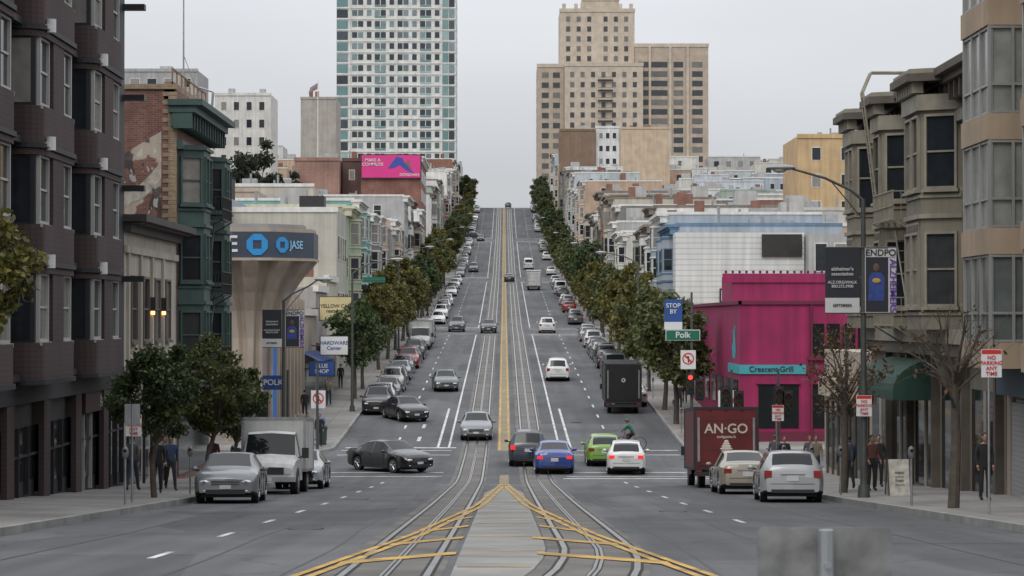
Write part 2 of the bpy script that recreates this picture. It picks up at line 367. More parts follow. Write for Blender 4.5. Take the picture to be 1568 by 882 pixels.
rowhouse(1,191,202.9,11.6,5,'bay',wall=W('blue_grey',(.33,.37,.42)),trim=W('blue_trim',(.12,.2,.3)))
def block(x0,x1,y0,d,zt,ci,zb,nm='apartment_house',dz=3.1,rw=True):
    A=Asm(nm); w=wallc(ci); A.box('walls',w,x0,x1,y0,y0+d,zb,zt); A.box('roof',ROOF,x0+.3,x1-.3,y0+.3,y0+d-.3,zt-.1,zt+.03)
    F=Fr((x0,y0),(x1,y0),(0,-1)); A.ob('parapet',WH if ci%2 else w,F,-.05,x1-x0+.05,zt+.001,zt+.35,-.25,.1)
    wm=R.random()
    if wm<.75: grid(A,F,.6,x1-x0-.6,max(zb+1,zt-10),zt-.5,R.uniform(2.0,3.6),dz,R.choice([.8,1,1.5]),R.choice([1.3,1.6]),WH if ci%3 else w,sash=False)
    else: 
        for q in range(3): win(A,F,R.uniform(1,x1-x0-2),zt-2.5-q*3,1,1.4,w)
    xs=x1 if x0<0 else x0; F=Fr((xs,y0),(xs,y0+d),(1 if x0<0 else -1,0)); grid(A,F,.6,d-.6,max(zb+1,zt-10),zt-.5,3,dz,1.0,1.5,WH,sash=False)
    if rw: roofstuff(A,x0,x1,y0,y0+d,zt,5)
    return A.single()
R.seed(99)
for y in range(272,690,27):
    if any(a-6<y<b-1 or a-6<y+12<b for a,b in CROSS): y+=16
    for sd in(-1,1):
        x=29
        while x<.26*y+12:
            w=R.uniform(6,17); xa=sd*x if sd>0 else -x-w
            if not(y<300 and sd<0 and x>100):
                zg=g(y)+hill(xa+w/2,y); hh=R.uniform(8.5,15)
                if sd>0 and x>.18*y: hh-=2
                block(xa,xa+w,y+R.uniform(-4,4),R.uniform(11,15),zg+hh,R.randrange(16),zg-4)
            x+=w+R.choice([.1,.1,2.5])
def tower_left():
    A=Asm('apartment_tower'); w=W('tower_white',(.60,.60,.57),.06); x0,x1,y0,y1,zt=-47.7,-13.8,650,672,118
    gt=mk('tower_teal_glass',(.12,.22,.22),.12,.2,.2,kind='glass',col2=(.28,.38,.37)); gd=mk('tower_dark_glass',(.025,.035,.042),.1,.2,kind='glass',col2=(.18,.24,.25))
    A.box('walls',w,x0,x1,y0,y1,24,zt); F=Fr((x0,y0),(x1,y0),(0,-1)); Lw=x1-x0
    z=32;k=0
    while z<zt-2:
        A.ob('windows',gd if k%2 else gt,F,.0,3.2,z+.5,z+2.9,-.1,.05)
        for i in range(2): A.ob('windows',gd if i else gt,F,Lw-3.7+i*1.75,Lw-2.1+i*1.75,z+.45,z+2.9,-.1,.05)
        for i in range(4):
            u=4.4+i*6.45
            for q in(0,1.7): A.ob('windows',gd,F,u+q,u+q+1.45,z+1.1,z+2.75,-.1,.05)
            A.ob('windows',gd,F,u+4.2,u+5.5,z+1.1,z+2.75,-.1,.05)
            if i%2: A.ob('spandrels',gt,F,u,u+3.15,z+.5,z+1.0,-.1,.04)
        A.ob('floor_bands',w,F,-.1,Lw+.1,z-.0,z+.3,-.1,.18)
        z+=3.15;k+=1
    for u in(3.6,Lw-4.2,17): A.ob('piers',w,F,u,u+.35,24,zt,-.1,.3)
    F=Fr((x1,y0),(x1,y1),(1,0)); grid(A,F,.5,21,32,zt-2,3.6,3.15,2.4,1.8,w,gd)
    A.build()
tower_left()
def hilltop():
    w=W('hotel_tan',(.40,.33,.26),.08); w2=W('hotel_light',(.48,.41,.33),.08); gd=mk('far_dark_glass',(.04,.045,.05),.15,.2,kind='glass',col2=(.15,.14,.13))
    A=Asm('apartment_tower'); D=760
    def mass(x0,x1,y0,y1,zt,m=w): 
        A.box('walls',m,x0,x1,y0,y1,20,zt); A.box('parapet',w2,x0-.2,x1+.2,y0-.2,y0+.4,zt-.8,zt+.4); return Fr((x0,y0),(x1,y0),(0,-1))
    F=mass(43.6,68,D,D+25,91.7,w)
    for u0,u1 in((1,4.5),(5.3,10.8),(12.8,16),(19,22.5)):
        z=40
        while z<87: A.ob('windows',gd,F,u0,u1,z,z+1.9,-.1,.05); z+=3.15
    for u in(4.9,11.7,17.5): A.ob('piers',w2,F,u-.4,u+.4,21,91,-.1,.5)
    F=mass(18.6,43.5,D+1,D+22,103.5,w2)
    grid(A,F,1,11.5,36,102,3.2,3.2,1.3,1.7,w,gd); grid(A,F,13.5,23.8,36,102,3.2,3.2,1.3,1.7,w,gd)
    for k in range(14): z=42+k*3.2; A.ob('fire_escape',BLK,F,9.9,15,z,z+.15,0,1.3); A.ob('fire_escape',BLK,F,9.9,15,z+.9,z+1.0,1.2,1.3)
    F=mass(20,46,D-4,D+.8,84.9,w2); grid(A,F,.8,25,36,83,3.1,3.2,1.3,1.7,w,gd)
    for k in range(12): z=42+k*3.4; A.ob('balconies',BLK,F,11,16,z,z+.2,0,1.2); A.ob('balconies',BLK,F,11,16,z+.9,z+1.0,1.1,1.2)
    F=mass(11,19.9,D-2,D+20,84.7,w); grid(A,F,.8,8.2,36,83,3.6,3.2,2.3,1.8,w,gd)
    F=mass(26,38.4,D+3,D+18,107.6,w2); 
    for x in(20,24,38.8,42.4): A.box('pinnacles',w2,x-.6,x+.6,D+1.6,D+2.8,103.4,105.6)
    for x in(27,30,34,37): A.box('pinnacles',w2,x-.5,x+.5,D+3.2,D+4.4,107.5,109.6)
    F=Fr((11,D-2),(11,D+20),(-1,0)); grid(A,F,1,21,36,83,3,3.2,1.4,1.8,w,gd)
    A.build()
hilltop()
R.seed(5)
def bb(nm,x0,x1,y0,d,z0,z1,m,wins=None,fm=None):
    A=Asm(nm); A.box('walls',m,x0,x1,y0,y0+d,z0,z1); F=Fr((x0,y0),(x1,y0),(0,-1)); A.ob('parapet',m,F,-.1,x1-x0+.1,z1-.3,z1+.25,-.2,.14)
    if wins: grid(A,F,.5,x1-x0-.5,wins[0],z1-.6,wins[1],wins[2],wins[3],wins[4],fm or WH)
    roofstuff(A,x0,x1,y0,y0+d,z1,3); return A
bb('apartment_building',14.6,24,600,14,20,50,W('brown_stucco',(.20,.135,.095))).build()
bb('apartment_building',24.1,30.4,601,14,20,50.8,W('tone2',CREAM[2]),(30,1.6,3,.9,1.4)).build()
bb('apartment_building',30.5,43.5,600,14,20,50.5,W('peach_wall',(.50,.39,.28))).build()
bb('apartment_building',38.6,47.3,300,16,0,24.2,W('ochre_wall',(.50,.35,.19)),(6,2.6,3.2,1.1,1.6)).build()
A=bb('apartment_building',47.4,60,306,16,0,21,W('ochre_wall',(.50,.35,.19)),(6,2.6,3.2,1.1,1.6)); A.build()
bb('apartment_building',-82,-54,402,15,5,44,W('grey_block',(.34,.34,.34)),(30,3,3.2,1.6,1.5)).build()
bb('apartment_building',-57,-46,450,14,10,44.5,W('tone7',CREAM[7]),(30,2.4,3,1,1.6)).build()
bb('apartment_building',-49,-40.5,550,16,15,53.5,W('tan_block',(.36,.33,.29))).build()
bb('apartment_building',-29.3,-21.3,640,8,30,44,W('tone0',CREAM[0]),(34,2,3,1,1.5)).build()
bb('apartment_building',-15,-13.3,716,20,30,49,W('tone2',CREAM[2]),(36,2,3,1,1.5)).build()
BR1=mk('brick_red',(.24,.10,.07),.85,.3,.4,.15,kind='brick'); BR2=mk('brick_dusty',(.34,.19,.145),.85,.3,.3,.2,kind='brick'); BR3=mk('brick_dark',(.10,.045,.035),.85,.3,.4,kind='brick')
A=bb('brick_building',-23,-13.4,367,25,0,26.2,BR1); F=Fr((-13.4,367),(-13.4,392),(1,0)); grid(A,F,1,24,9,25,3,3.2,1.3,1.8,WH,sash=True); cornice(A,F,0,25,26.2,WH)
A.build()
A=Asm('billboard'); PK=mk('billboard_pink',(.60,.03,.21),.6,.05); F=Fr((-22.9,366.6),(-13.4,366.6),(0,-1))
A.ob('frame',BLK,F,-.1,9.6,22.7,26.6,-.25,0); A.ob('panel',PK,F,.05,9.45,22.85,26.45,-.1,.03)
BLU=mk('billboard_blue',(.03,.06,.3),.6,.1)
A.add('figure',BLU,[F(4.2,.06,24.3),F(5.6,.06,26.2),F(6.6,.06,26.0),F(6.9,.06,25.2),F(8.6,.06,23.4),F(7.2,.06,24),F(6.1,.06,24.9),F(5.3,.06,24.4)],[[0,1,2,3,4,5,6,7]])
A.add('figure',mk('skin_dark',(.2,.1,.07),.6,.1),[F(6.9,.06,25.2),F(7.6,.06,25.7),F(7.8,.06,25.2),F(8.0,.06,24.1)],[[0,1,2,3]]); A.build()
text(A,'MAKE A\nCOMMUTE',.7,(-21.1,366.5,25.3),FC,WH); text(A,'DONOVAN',.6,(-15.2,366.5,23.3),FC,WH)
bb('brick_building',-26.2,-23.1,370,20,0,26,BR3,(14,1.6,3.2,.8,1.5)).build()
bb('brick_building',-33.6,-26.4,366,20,0,25.8,BR2).build()
rowhouse(-1,355.2,366.9,12.5,2,'flat')
A=Asm('flagpole'); A.tube('pole',WH,(-31,380,25),(-31,380,40),.12,.06); A.add('flag',mk('flag_cloth',(.22,.16,.18),.8,.3,3),[(-31,380,39.5),(-32.3,380.2,38.7),(-32.6,380,37.6),(-31.1,380,38.4)],[[0,1,2,3]]); A.build()
A=Asm('commercial_building'); w=W('putty_wall',(.43,.41,.36),.22); A.box('walls',w,-21.5,BL,180,190.9,-6,8.7); A.box('parapet',WH,-21.6,BL+.1,179.9,180.2,8.5,8.9)
F=Fr((BL,180),(BL,190.9),(1,0)); grid(A,F,.5,10.5,-1,8,2.4,3.1,1.2,1.8); A.box('roof_equipment',BLK,-16.5,-14.5,184,186,8.6,10); A.build()
A=Asm('commercial_building'); A.box('walls',W('tone5',CREAM[5]),-32,-21.6,178,195,-6,9.6); A.box('roof_equipment',DK,-24,-21.9,183,186,9.5,11.4); F=Fr((-32,178),(-21.6,178),(0,-1)); grid(A,F,.5,9.9,4,9.3,2.4,3,1.1,1.5); A.build()
for (a,b,zt,m,col) in((148,160,.6,W('shop_tan',(.36,.31,.25)),(.03,.05,.16)),(160.1,170,2.3,W('shop_grey',(.30,.29,.28)),(.3,.04,.03)),(170.1,179.8,3.2,W('shop_cream',(.48,.45,.36)),(.02,.1,.08))):
    A=Asm('shop_building'); A.box('walls',m,-27,BL,a,b,-8,zt); F=Fr((BL,a),(BL,b),(1,0)); A.ob('shopfront',GLD,F,.5,b-a-.5,g(a)+.4,g(a)+3,-.1,.05)
    am=mk('awn_%d'%a,col,.8,.15); z=g(a)+3.3
    A.add('awning',am,[F(.3,.05,z+.5),F(b-a-.3,.05,z+.5),F(b-a-.3,1.3,z-.1),F(.3,1.3,z-.1),F(b-a-.3,1.3,z-.45),F(.3,1.3,z-.45)],[[0,1,2,3],[3,2,4,5]])
    A.ob('trim',WH,F,-.05,b-a,zt-.3,zt+.15,-.2,.2); F2=Fr((-27,a),(BL,a),(0,-1)); grid(A,F2,6,13.5,zt-3.5,zt-.4,2.4,3,1.2,1.3); roofstuff(A,-25,BL,a,b,zt,4); A.build()
def projsign(x0,x1,y,z0,z1,m,txt,tm,sz,post=None):
    A=Asm('shop_sign'); A.box('panel',m,x0,x1,y,y+.2,z0,z1); A.box('frame',BLK,x0-.05,x1+.05,y+.03,y+.17,z0-.05,z1+.05)
    xx=post if post is not None else x0; A.tube('bracket',BLK,(min(x0,xx)-.6,y+.1,(z0+z1)/2),(x0,y+.1,(z0+z1)/2),.05); A.build()
    text(A,txt,sz,((x0+x1)/2,y-.012,(z0+z1)/2),FC,tm)
YS1=mk('sign_cream',(.5,.42,.22),.6,.15); BLS=mk('sign_blue',(.02,.07,.25),.5,.1); WHS=mk('sign_white',(.62,.62,.61),.5,.08); BLKT=mk('sign_black',(.02,.02,.02),.5,0)
projsign(-12.9,-10.6,160,.0,1.6,YS1,'YELLOW CAFE\nrestaurant',BLKT,.34)
projsign(-12.2,-10.4,152,-2.3,-1.1,WHS,'HARDWARE\nCenter',BLS,.34); projsign(-12.6,-11.0,148,-3.6,-2.7,BLS,'BLUE\nSHOP',WHS,.35)
projsign(-12.7,-11.8,200,1.0,3,BLS,'STOP\n49',WHS,.42)
# ------------------------------------------------------------ L1 dark building
A=Asm('apartment_building'); DB=mk('brick_maroon',(.058,.036,.035),.8,.25,.5,.15,kind='rows'); CH=mk('charcoal_panel',(.018,.019,.022),.6,.2,1); LF=mk('grey_frame',(.36,.36,.34),.5,.1)
A.box('walls',CH,-30,BL,40,79.4,-9,19); A.box('roof',ROOF,-29.8,BL-.2,40.2,79.2,18.9,19.05)
F=Fr((BL,40),(BL,79.4),(1,0)); fl=[-1.62+3.14*i for i in range(7)]
LAMPG=mk('lamp_housing',(.6,.6,.6),.5,.1)
for y0 in(44.3,52.3,60.3,68.3,):
    u=y0-40
    pts=[(u,-.05),(u,.55)]+[(u+.45-.45*math.cos(t),.55+.45*math.sin(t)) for t in(.4,.8,1.2,1.57)]+[(u+5-.45+.45*math.sin(t),.55+.45*math.cos(t)) for t in(0,.4,.8,1.2,1.57)]+[(u+5,-.05)]
    P=[F(a,b,0)[:2] for a,b in pts]
    for k,z in enumerate(fl[:-1]):
        A.prism('brick_bays',DB,P,z+.03,z+1.02)
        A.prism('bay_core',CH,[F(u+.1,-.05,0)[:2],F(u+.1,.8,0)[:2],F(u+4.9,.8,0)[:2],F(u+4.9,-.05,0)[:2]],z+1.02,z+3.14)
        A.prism('brick_bays',DB,P,z+2.86,z+3.02)
        A.ob('brick_piers',DB,F,u+1.7,u+3.2,z+1.025,z+2.855,.5,.97)
        for w0 in(.35,3.5): win(A,Fr(F(u,.8,0)[:2],F(u+5,.8,0)[:2],(1,0)),w0,z+1.12,1.1,1.68,LF,0,GL)
        FS=Fr(F(u+.1,0,0)[:2],F(u+.1,.8,0)[:2],(0,-1)); A.ob('windows',GL,FS,.12,.68,z+1.1,z+2.8,-.05,.02); A.ob('window_frames',LF,FS,.06,.12,z+1.05,z+2.85,-.05,.06)
        A.prism('ledges',CH,[F(a*1+(-.04 if a<u+2.5 else .04),b+.06 if b>0 else b,0)[:2] for a,b in pts],z-.1,z+.03)
        A.tube('lamps',LAMPG,F(u+.6,1.12,z+3.0),F(u+.6,1.12,z+3.36),.13,seg=12); A.ob('lamps',LAMPG,F,u+.42,u+.78,z+3.08,z+3.2,.9,1.12)
    for k,z in enumerate(fl[:-1]):
        win(A,F,u+5.5,z+.5,.9,2.3,LF,0,GL); win(A,F,u+6.6,z+.5,.9,2.3,LF,0,GL)
        A.ob('balcony',BLK,F,u+5.1,u+7.9,z+.0,z+.18,-.05,.5)
A.ob('base_band',CH,F,0,39.4,-2.25,-1.75,-.05,.3); A.ob('fascia',mk('maroon_fascia',(.05,.02,.02),.6,.1),F,31,38.6,-2.9,-2.26,-.05,.22)
for i in range(8):
    u=1+i*4.8; z0=g(40+u)+.55
    A.ob('shop_glass',GLD,F,u+.3,u+4.1,z0,-2.95,-.05,.03)
    for q in(.25,1.5,2.8,4.1): A.ob('shop_frames',LF if i==6 else BLK,F,u+q,u+q+.08,z0-.4,-2.93,-.05,.12)
    A.ob('window_posters',[mk('poster_cream',(.35,.32,.26),.7,.3,4),mk('poster_blue',(.06,.10,.16),.7,.3,4),mk('poster_warm',(.30,.16,.08),.7,.3,4)][i%3],F,u+.6,u+1.3,z0+.3,z0+1.0,0,.045)
    A.ob('shop_frames',BLK,F,u+.3,u+4.1,-3.75,-3.68,-.05,.1); A.ob('brick_piers',DB,F,u-.7,u+.2,z0-2,-2.26,-.05,.28)
for i,z in enumerate(fl[1:5]): A.box('cornice_fins',BLK,BL-.1,BL+.75,79.0,79.38,z-.2,z+.0)
A.build()
text(A,'Audio Vision',.62,(BL+.235,75,-2.6),(math.pi/2,0,math.pi/2),LF)
# ------------------------------------------------------------ L2 cream building
A=Asm('stucco_building'); CR=W('cream_stucco',(.45,.41,.35),.2)
A.box('walls',CR,-28,BL,79.45,91.95,-9,3.3); F=Fr((BL,79.45),(BL,91.95),(1,0)); A.box('roof',ROOF,-27.8,BL-.3,79.7,91.7,3.25,3.4)
cornice(A,F,0,12.5,3.55,mk('cornice_dark',(.05,.045,.04),.7,.2),.8,.4,False); A.ob('moulding',CR,F,0,12.5,2.35,2.6,-.05,.12); A.ob('moulding',CR,F,0,12.5,-1.9,-1.6,-.05,.14)
for u in(1.2,3.9,6.6,9.3): 
    win(A,F,u,-.7,1.2,2.2,mk('window_bronze',(.12,.1,.08),.5,.1),0)
    A.ob('pilasters',CR,F,u-.75,u-.45,-1.6,2.35,-.05,.1)
WARM=emi('warm_lamp',(1,.5,.18),3)
for u in(5.75,8.5): A.ob('wall_lamps',BLK,F,u-.1,u+.1,.35,.85,-.02,.22); A.ob('wall_lamp_glow',WARM,F,u-.07,u+.07,.2,.33,.05,.18)
for u,w in((.6,3),(4.2,1.1),(6,2.6),(9.3,2.4)): A.ob('shop_glass',GLD,F,u,u+w,g(86)+.5,-2.2,-.05,.04); A.ob('shop_frames',BLK,F,u-.1,u,g(86)-.5,-2.1,-.05,.1)
A.build()
# ------------------------------------------------------------ L3 brick & green corner
A=Asm('brick_corner_building'); GRN=mk('dark_green_trim',(.045,.085,.075),.6,.2,2,.2); TB=mk('brick_tan',(.33,.24,.15),.85,.3,1,.2,kind='brick')
A.box('walls',mk('brick_old',(.22,.10,.07),.85,.35,.5,.25,kind='brick',col2=(.13,.06,.05)),-30,BL,92,102.4,-9,9.3); A.box('roof',ROOF,-29.7,BL-.4,92.4,102,9.1,9.35)
F2=Fr((-30,92),(BL,92),(0,-1)); A.ob('coping',TB,F2,0,16.8,9.3,9.5,-.3,.08)
for i in range(32):
    z=3.6+i*.175; w=.55 if i%2 else .32; A.ob('quoins',TB,F2,16.8-w,16.8+.01,z,z+.165,-.1,.03)
MU=mk('faded_mural',(.22,.10,.07),.85,.25,.5,.2,kind='mural',col2=(.13,.06,.05))
A.add('faded_mural',MU,[F2(12.6,.02,3.4),F2(16.2,.02,3.4),F2(16.2,.02,7.6),F2(15.2,.02,7.0),F2(14.0,.02,6.2),F2(12.6,.02,5.4)],[list(range(6))])
PL=mk('old_plaster',(.42,.38,.32),.9,.4,3); A.add('plaster_scar',PL,[F2(14.0,.03,4.6),F2(15.2,.03,5.3),F2(16.2,.03,6.3),F2(16.2,.03,5.7),F2(15.5,.03,4.9),F2(15.0,.03,4.75),F2(14.5,.03,4.2)],[list(range(7))])
F=Fr((BL,92),(BL,102.4),(1,0)); cornice(A,F,-.2,10.6,8.75,GRN,1.1,.8,True); A.ob('trim',GRN,F,0,10.4,6.9,7.25,-.05,.25)
A.ob('parapet',TB,F,0,10.4,8.9,9.6,-.5,-.1)
A.ob('parapet_railing',mk('rust_rail',(.25,.14,.06),.7,.2),F,0,10.4,10.1,10.16,-.2,-.14)
for i in range(9): A.ob('parapet_railing',mk('rust_rail'),F,i*1.28,i*1.28+.05,9.5,10.1,-.2,-.14)
bay(A,F,.4,3.4,-2.3,7.1,GRN,GRN,1.0,.5,3.1,0,1.8); bay(A,F,7.2,10.2,-2.3,7.1,GRN,GRN,1.0,.5,3.1,0,1.8)
for k in range(3):
    z=-2.3+3.13*k; win(A,F,4.1,z+.8,1,1.8,GRN,0); win(A,F,5.5,z+.8,1,1.8,GRN,0)
def fire_escape(A,F,u0,u1,zs,out=1.0,m=BLK,step=3.1):
    for i,z in enumerate(zs):
        for q in range(8): A.ob('fire_escape',m,F,u0,u1,z,z+.04,q*out/7,q*out/7+.05)
        for zz in(.45,.95): A.ob('fire_escape',m,F,u0,u1,z+zz,z+zz+.04,out-.02,out+.03)
        n=int((u1-u0)/.16)
        for q in range(n+1): u=u0+(u1-u0)*q/n; A.ob('fire_escape',m,F,u-.012,u+.012,z,z+.95,out-.01,out+.02)
        for u in(u0,u1):
            A.ob('fire_escape',m,F,u-.02,u+.02,z+.93,z+.97,0,out); 
            for q in range(5): A.ob('fire_escape',m,F,u-.012,u+.012,z,z+.95,out*q/5,out*q/5+.02)
            A.tube('fire_escape',m,F(u,.05,z-.8),F(u,out,z),.025)
        if i<len(zs)-1:
            for o in(.35,.75): A.tube('fire_escape',m,F(u0+.3,o,z),F(u1-.6,o,zs[i+1]),.03)
            for q in range(9): t=(q+.5)/9; p=u0+.3+(u1-.9-u0)*t; A.ob('fire_escape',m,F,p-.1,p+.1,z+(zs[i+1]-z)*t,z+(zs[i+1]-z)*t+.03,.35,.75)
fire_escape(A,F,3.6,6.9,[-2.1,1.05,4.2],1.4)
A.ob('shopfront',GLD,F,.5,9.9,-6.3,-3.3,-.05,.04); A.ob('trim',GRN,F,0,10.4,-3.2,-2.6,-.05,.3)
A.build()
A=Asm('antenna_mast'); A.path('mast',STEEL,[(-13.9,99,9.2),(-13.9,99,16.5)],[.045,.02]); A.tube('stay',STEEL,(-13.9,99,11.5),(-13.2,99.5,9.5),.015); A.build()
A=Asm('roof_ladder'); 
for q in(101,101.4): A.path('rail',STEEL,[(-13.0,q,8.6),(-12.9,q,10.1),(-13.5,q,10.3),(-14,q,9.3)],.03)
A.build()
# ------------------------------------------------------------ L4 bank
A=Asm('bank_building'); NV=mk('navy_fascia',(.045,.06,.085),.4,.15,1); BT=W('bank_tan',(.36,.30,.24),.14); cx,cy=-14.0,126.3
def octo(r,c=(cx,cy)): return [(c[0]+r*math.cos(math.radians(22.5+45*i)),c[1]+r*math.sin(math.radians(22.5+45*i))) for i in range(8)]
A.prism('canopy_fascia',NV,octo(3.9),3.35,4.75); A.prism('canopy_rim',BT,octo(3.8),4.75,4.95); A.prism('canopy_rim',BT,octo(3.95),3.2,3.35); A.prism('roof',ROOF,octo(3.2),4.95,5.2)
prof=[(3.2,3.7),(2.9,3.45),(2.3,2.9),(1.5,2.35),(.5,1.9),(-1,1.6),(-3,1.52),(-8,1.5)]; n=60; vs=[];fs=[]
for z,r in prof:
    for i in range(n): rr=r*(1 if i%5<3 else .86); t=2*math.pi*i/n; vs.append((cx+rr*math.cos(t),cy+rr*math.sin(t),z))
for j in range(len(prof)-1):
    for i in range(n): fs.append([j*n+i,j*n+(i+1)%n,(j+1)*n+(i+1)%n,(j+1)*n+i])
A.add('flared_column',BT,vs,fs)
A.box('walls',BT,-34,BL,128.5,147.9,-8.5,1.6); A.box('roof',ROOF,-33.7,BL-.3,128.8,147.6,1.5,1.68); F=Fr((BL,128.5),(BL,147.9),(1,0))
A.box('walls',W('bank_brown',(.2,.16,.12)),-32,-14.6,130,146,1.6,3.4)
for k in range(8): A.ob('windows',GLD,F,.6+k*2.35,2.5+k*2.35,-6,-2.6,-.05,.05); A.ob('ribs',BT,F,2.55+k*2.35,2.9+k*2.35,-7,1.3,-.05,.3)
A.ob('window_band',GLD,F,.4,19,-.9,.6,-.05,.06)
F2=Fr((-34,128.5),(BL,128.5),(0,-1)); grid(A,F2,1,18,-6,-2.5,3.2,3.4,2.4,2.6,BLK,GLD)
CB=mk('bank_blue_banner',(.02,.13,.42),.5,.05); A.box('banner',CB,-12.55,-12.45,124.2,125.3,-6.2,-.4); A.build()
text(A,'E',1.25,(-14.6,122.66,4.05),FC,WHS)
Lg=Asm('bank_logo'); LB=mk('logo_blue',(.03,.25,.55),.4,.05)
def seg8(cx0,cz0,s,fr):
    for i in range(4):
        a=i*math.pi/2
        P=[((u*math.cos(a)-v*math.sin(a))*s,(u*math.sin(a)+v*math.cos(a))*s) for u,v in [(-.25,.24),(-.25,.60),(.22,.60),(.56,.27),(.20,.24)]]
        Lg.add('mark',LB,[fr(cx0+u,0,cz0+v) for u,v in P]+[fr(cx0+u,.05,cz0+v) for u,v in P],[[0,1,2,3,4],[9,8,7,6,5]]+[[k,(k+1)%5,5+(k+1)%5,5+k] for k in range(5)])
FL=Fr((-15.5,122.70),(-12.5,122.70),(0,-1)); seg8(2.25,4.05,.95,FL); FD=Fr((-12.51,122.70),(-10.4,124.8),(1,-1)); seg8(.75,4.05,.7,FD); Lg.build()
text(A,'JASE',.6,(-11.25,123.88,4.05),(math.pi/2,0,math.pi/4),mk('logo_pale',(.25,.5,.7),.4,.05),.8)
# ------------------------------------------------------------ R1 tan bay building
A=Asm('apartment_building'); TP=W('tan_panel',(.38,.29,.205),.16); GM=mk('grey_metal_frame',(.30,.30,.29),.4,.1,metal=.3); CUR=mk('curtain_glass',(.12,.135,.13),.12,.3,1.5,.15,kind='glass',col2=(.25,.26,.24))
A.box('walls',TP,BR,34,35,65,-7,16); A.box('roof',ROOF,BR+.3,33.7,35.3,64.7,15.9,16.1); F=Fr((BR,35),(BR,65),(-1,0)); lv=[-.95+3.06*i for i in range(6)]
for y0 in(39.5,46.5,53.5,60.9):
    u=y0-35
    for z in lv:
        A.ob('bay_slabs',TP,F,u-.05,u+3.45,z-.35,z+.35,-.05,1.42)
        A.ob('bay_glass',CUR,F,u+.05,u+3.35,z+.35,z+2.71,-.05,1.3)
        for q in(0,1.1,2.2,3.3): A.ob('bay_mullions',GM,F,u+q,u+q+.09,z+.35,z+2.71,1.25,1.38)
        for q in(.36,1.1,2.63): A.ob('bay_mullions',GM,F,u+.1,u+3.3,z+q,z+q+.06,1.27,1.36)
        FS=Fr((BR,y0),(BR-1.4,y0),(0,-1))
        for q in(.02,.68,1.3): A.ob('bay_mullions',GM,FS,q,q+.08,z+.35,z+2.71,-.02,.04)
        for q in(.36,1.1,2.63): A.ob('bay_mullions',GM,FS,.1,1.3,z+q,z+q+.07,-.02,.035)
for y0 in(44,51,57.7):
    for z in lv: win(A,F,y0-35,z+.5,1.7,1.9,GM,0,GLD)
A.ob('shop_glass',GLD,F,1,29,-4.8,-2.2,-.05,.04); A.ob('blue_fascia',mk('blue_fascia',(.05,.09,.13),.6,.1),F,18,29.8,-2.1,-1.35,-.05,.35)
for i in range(11): A.ob('shop_frames',GM,F,1+i*2.8,1.15+i*2.8,-7,-2.2,-.05,.12)
A.ob('roller_door',mk('roller_shutter',(.3,.3,.3),.5,.1,kind='rows'),F,25.5,29,-7,-2.3,-.05,.09)
A.build()
# ------------------------------------------------------------ R2 olive victorian
A=Asm('victorian_building'); OL=W('olive_paint',(.215,.195,.15),.2); OT=mk('olive_trim',(.27,.245,.19),.6,.2,2,.25); OD=mk('olive_dark',(.09,.075,.06),.7,.25,2)
A.box('walls',OL,BR,32,65.1,88.8,-8,7.6); A.box('roof',ROOF,BR+.4,31.6,65.4,88.5,7.5,7.75)
F=Fr((BR,65.1),(BR,88.8),(-1,0)); cornice(A,F,0,23.7,7.75,OD,.85,.7); A.ob('frieze',OT,F,0,23.7,6.2,6.55,-.05,.2); A.ob('belt',OT,F,0,23.7,-.75,-.3,-.05,.45); A.ob('belt',OD,F,0,23.7,-1.15,-.76,-.05,.35)
for a,b in((6.2,10.2),(13.6,16.6),(19.8,23.2)):
    bay(A,F,a,b,-.3,7.1,OL,OT,1.15,.7,3.6,0,2.2); P=[F(a-.35,0,0)[:2],F(a+.45,1.65,0)[:2],F(b-.45,1.65,0)[:2],F(b+.3,0,0)[:2]]; A.prism('bay_cornice',OD,P,7.5,7.75); A.prism('bay_cornice',OT,[F(a-.3,0,0)[:2],F(a+.5,1.55,0)[:2],F(b-.5,1.55,0)[:2],F(b+.25,0,0)[:2]],7.753,7.9); A.prism('bay_cornice',OT,[F(a-.1,0,0)[:2],F(a+.6,1.3,0)[:2],F(b-.6,1.3,0)[:2],F(b+.1,0,0)[:2]],6.6,7.1)
    n=10
    for i in range(n): u=a+.6+(b-a-1.2)*i/(n-1); A.ob('dentils',OT,F,u-.06,u+.06,7.15,7.49,1.1,1.45)
    A.ob('panels',OT,F,a+.9,b-.9,2.75,3.1,1.1,1.2); A.ob('panels',OD,F,a+1.0,b-1.0,2.82,3.03,1.15,1.215)
for u in(4.6,11.1,12.3,17.4,18.5):
    for z in(.6,4.2): win(A,F,u,z,.9,2.0,OT,0)
fire_escape(A,F,10.9,14.9,[-.2,3.35],1.35,OT)
for q in(15.0,15.45): A.path('roof_ladder',OT,[F(q,1.2,3.9),F(q,1.7,8.0),F(q,1.4,8.7),F(q,-.2,8.7),F(q,-.2,7.7)],.04)
for k in range(12): A.tube('roof_ladder',OT,F(15.0,1.24+.04*k,4.2+k*.33),F(15.45,1.24+.04*k,4.2+k*.33),.02)
for u0 in(.6,5.4,10.2,15,19.4): A.ob('shop_glass',GLD,F,u0,u0+4,-5.6,-2.1,-.05,.04); A.ob('shop_frames',OD,F,u0-.3,u0,-7,-1.2,-.05,.25); A.ob('shop_frames',mk('pale_frame',(.4,.38,.33),.6),F,u0+1.9,u0+2.0,-6,-2.1,-.03,.1)
AG=mk('green_canvas',(.012,.05,.035),.75,.25,2,.2); pr=[(1.5*math.sin(t),-2.35+1.05*math.cos(t)) for t in np.linspace(0,math.pi/2,8)]+[(1.5,-2.65)]
vs=[F(10.2,a,b) for a,b in pr]+[F(17.6,a,b) for a,b in pr]+[F(10.2,0,-2.65),F(17.6,0,-2.65)]; k=len(pr)
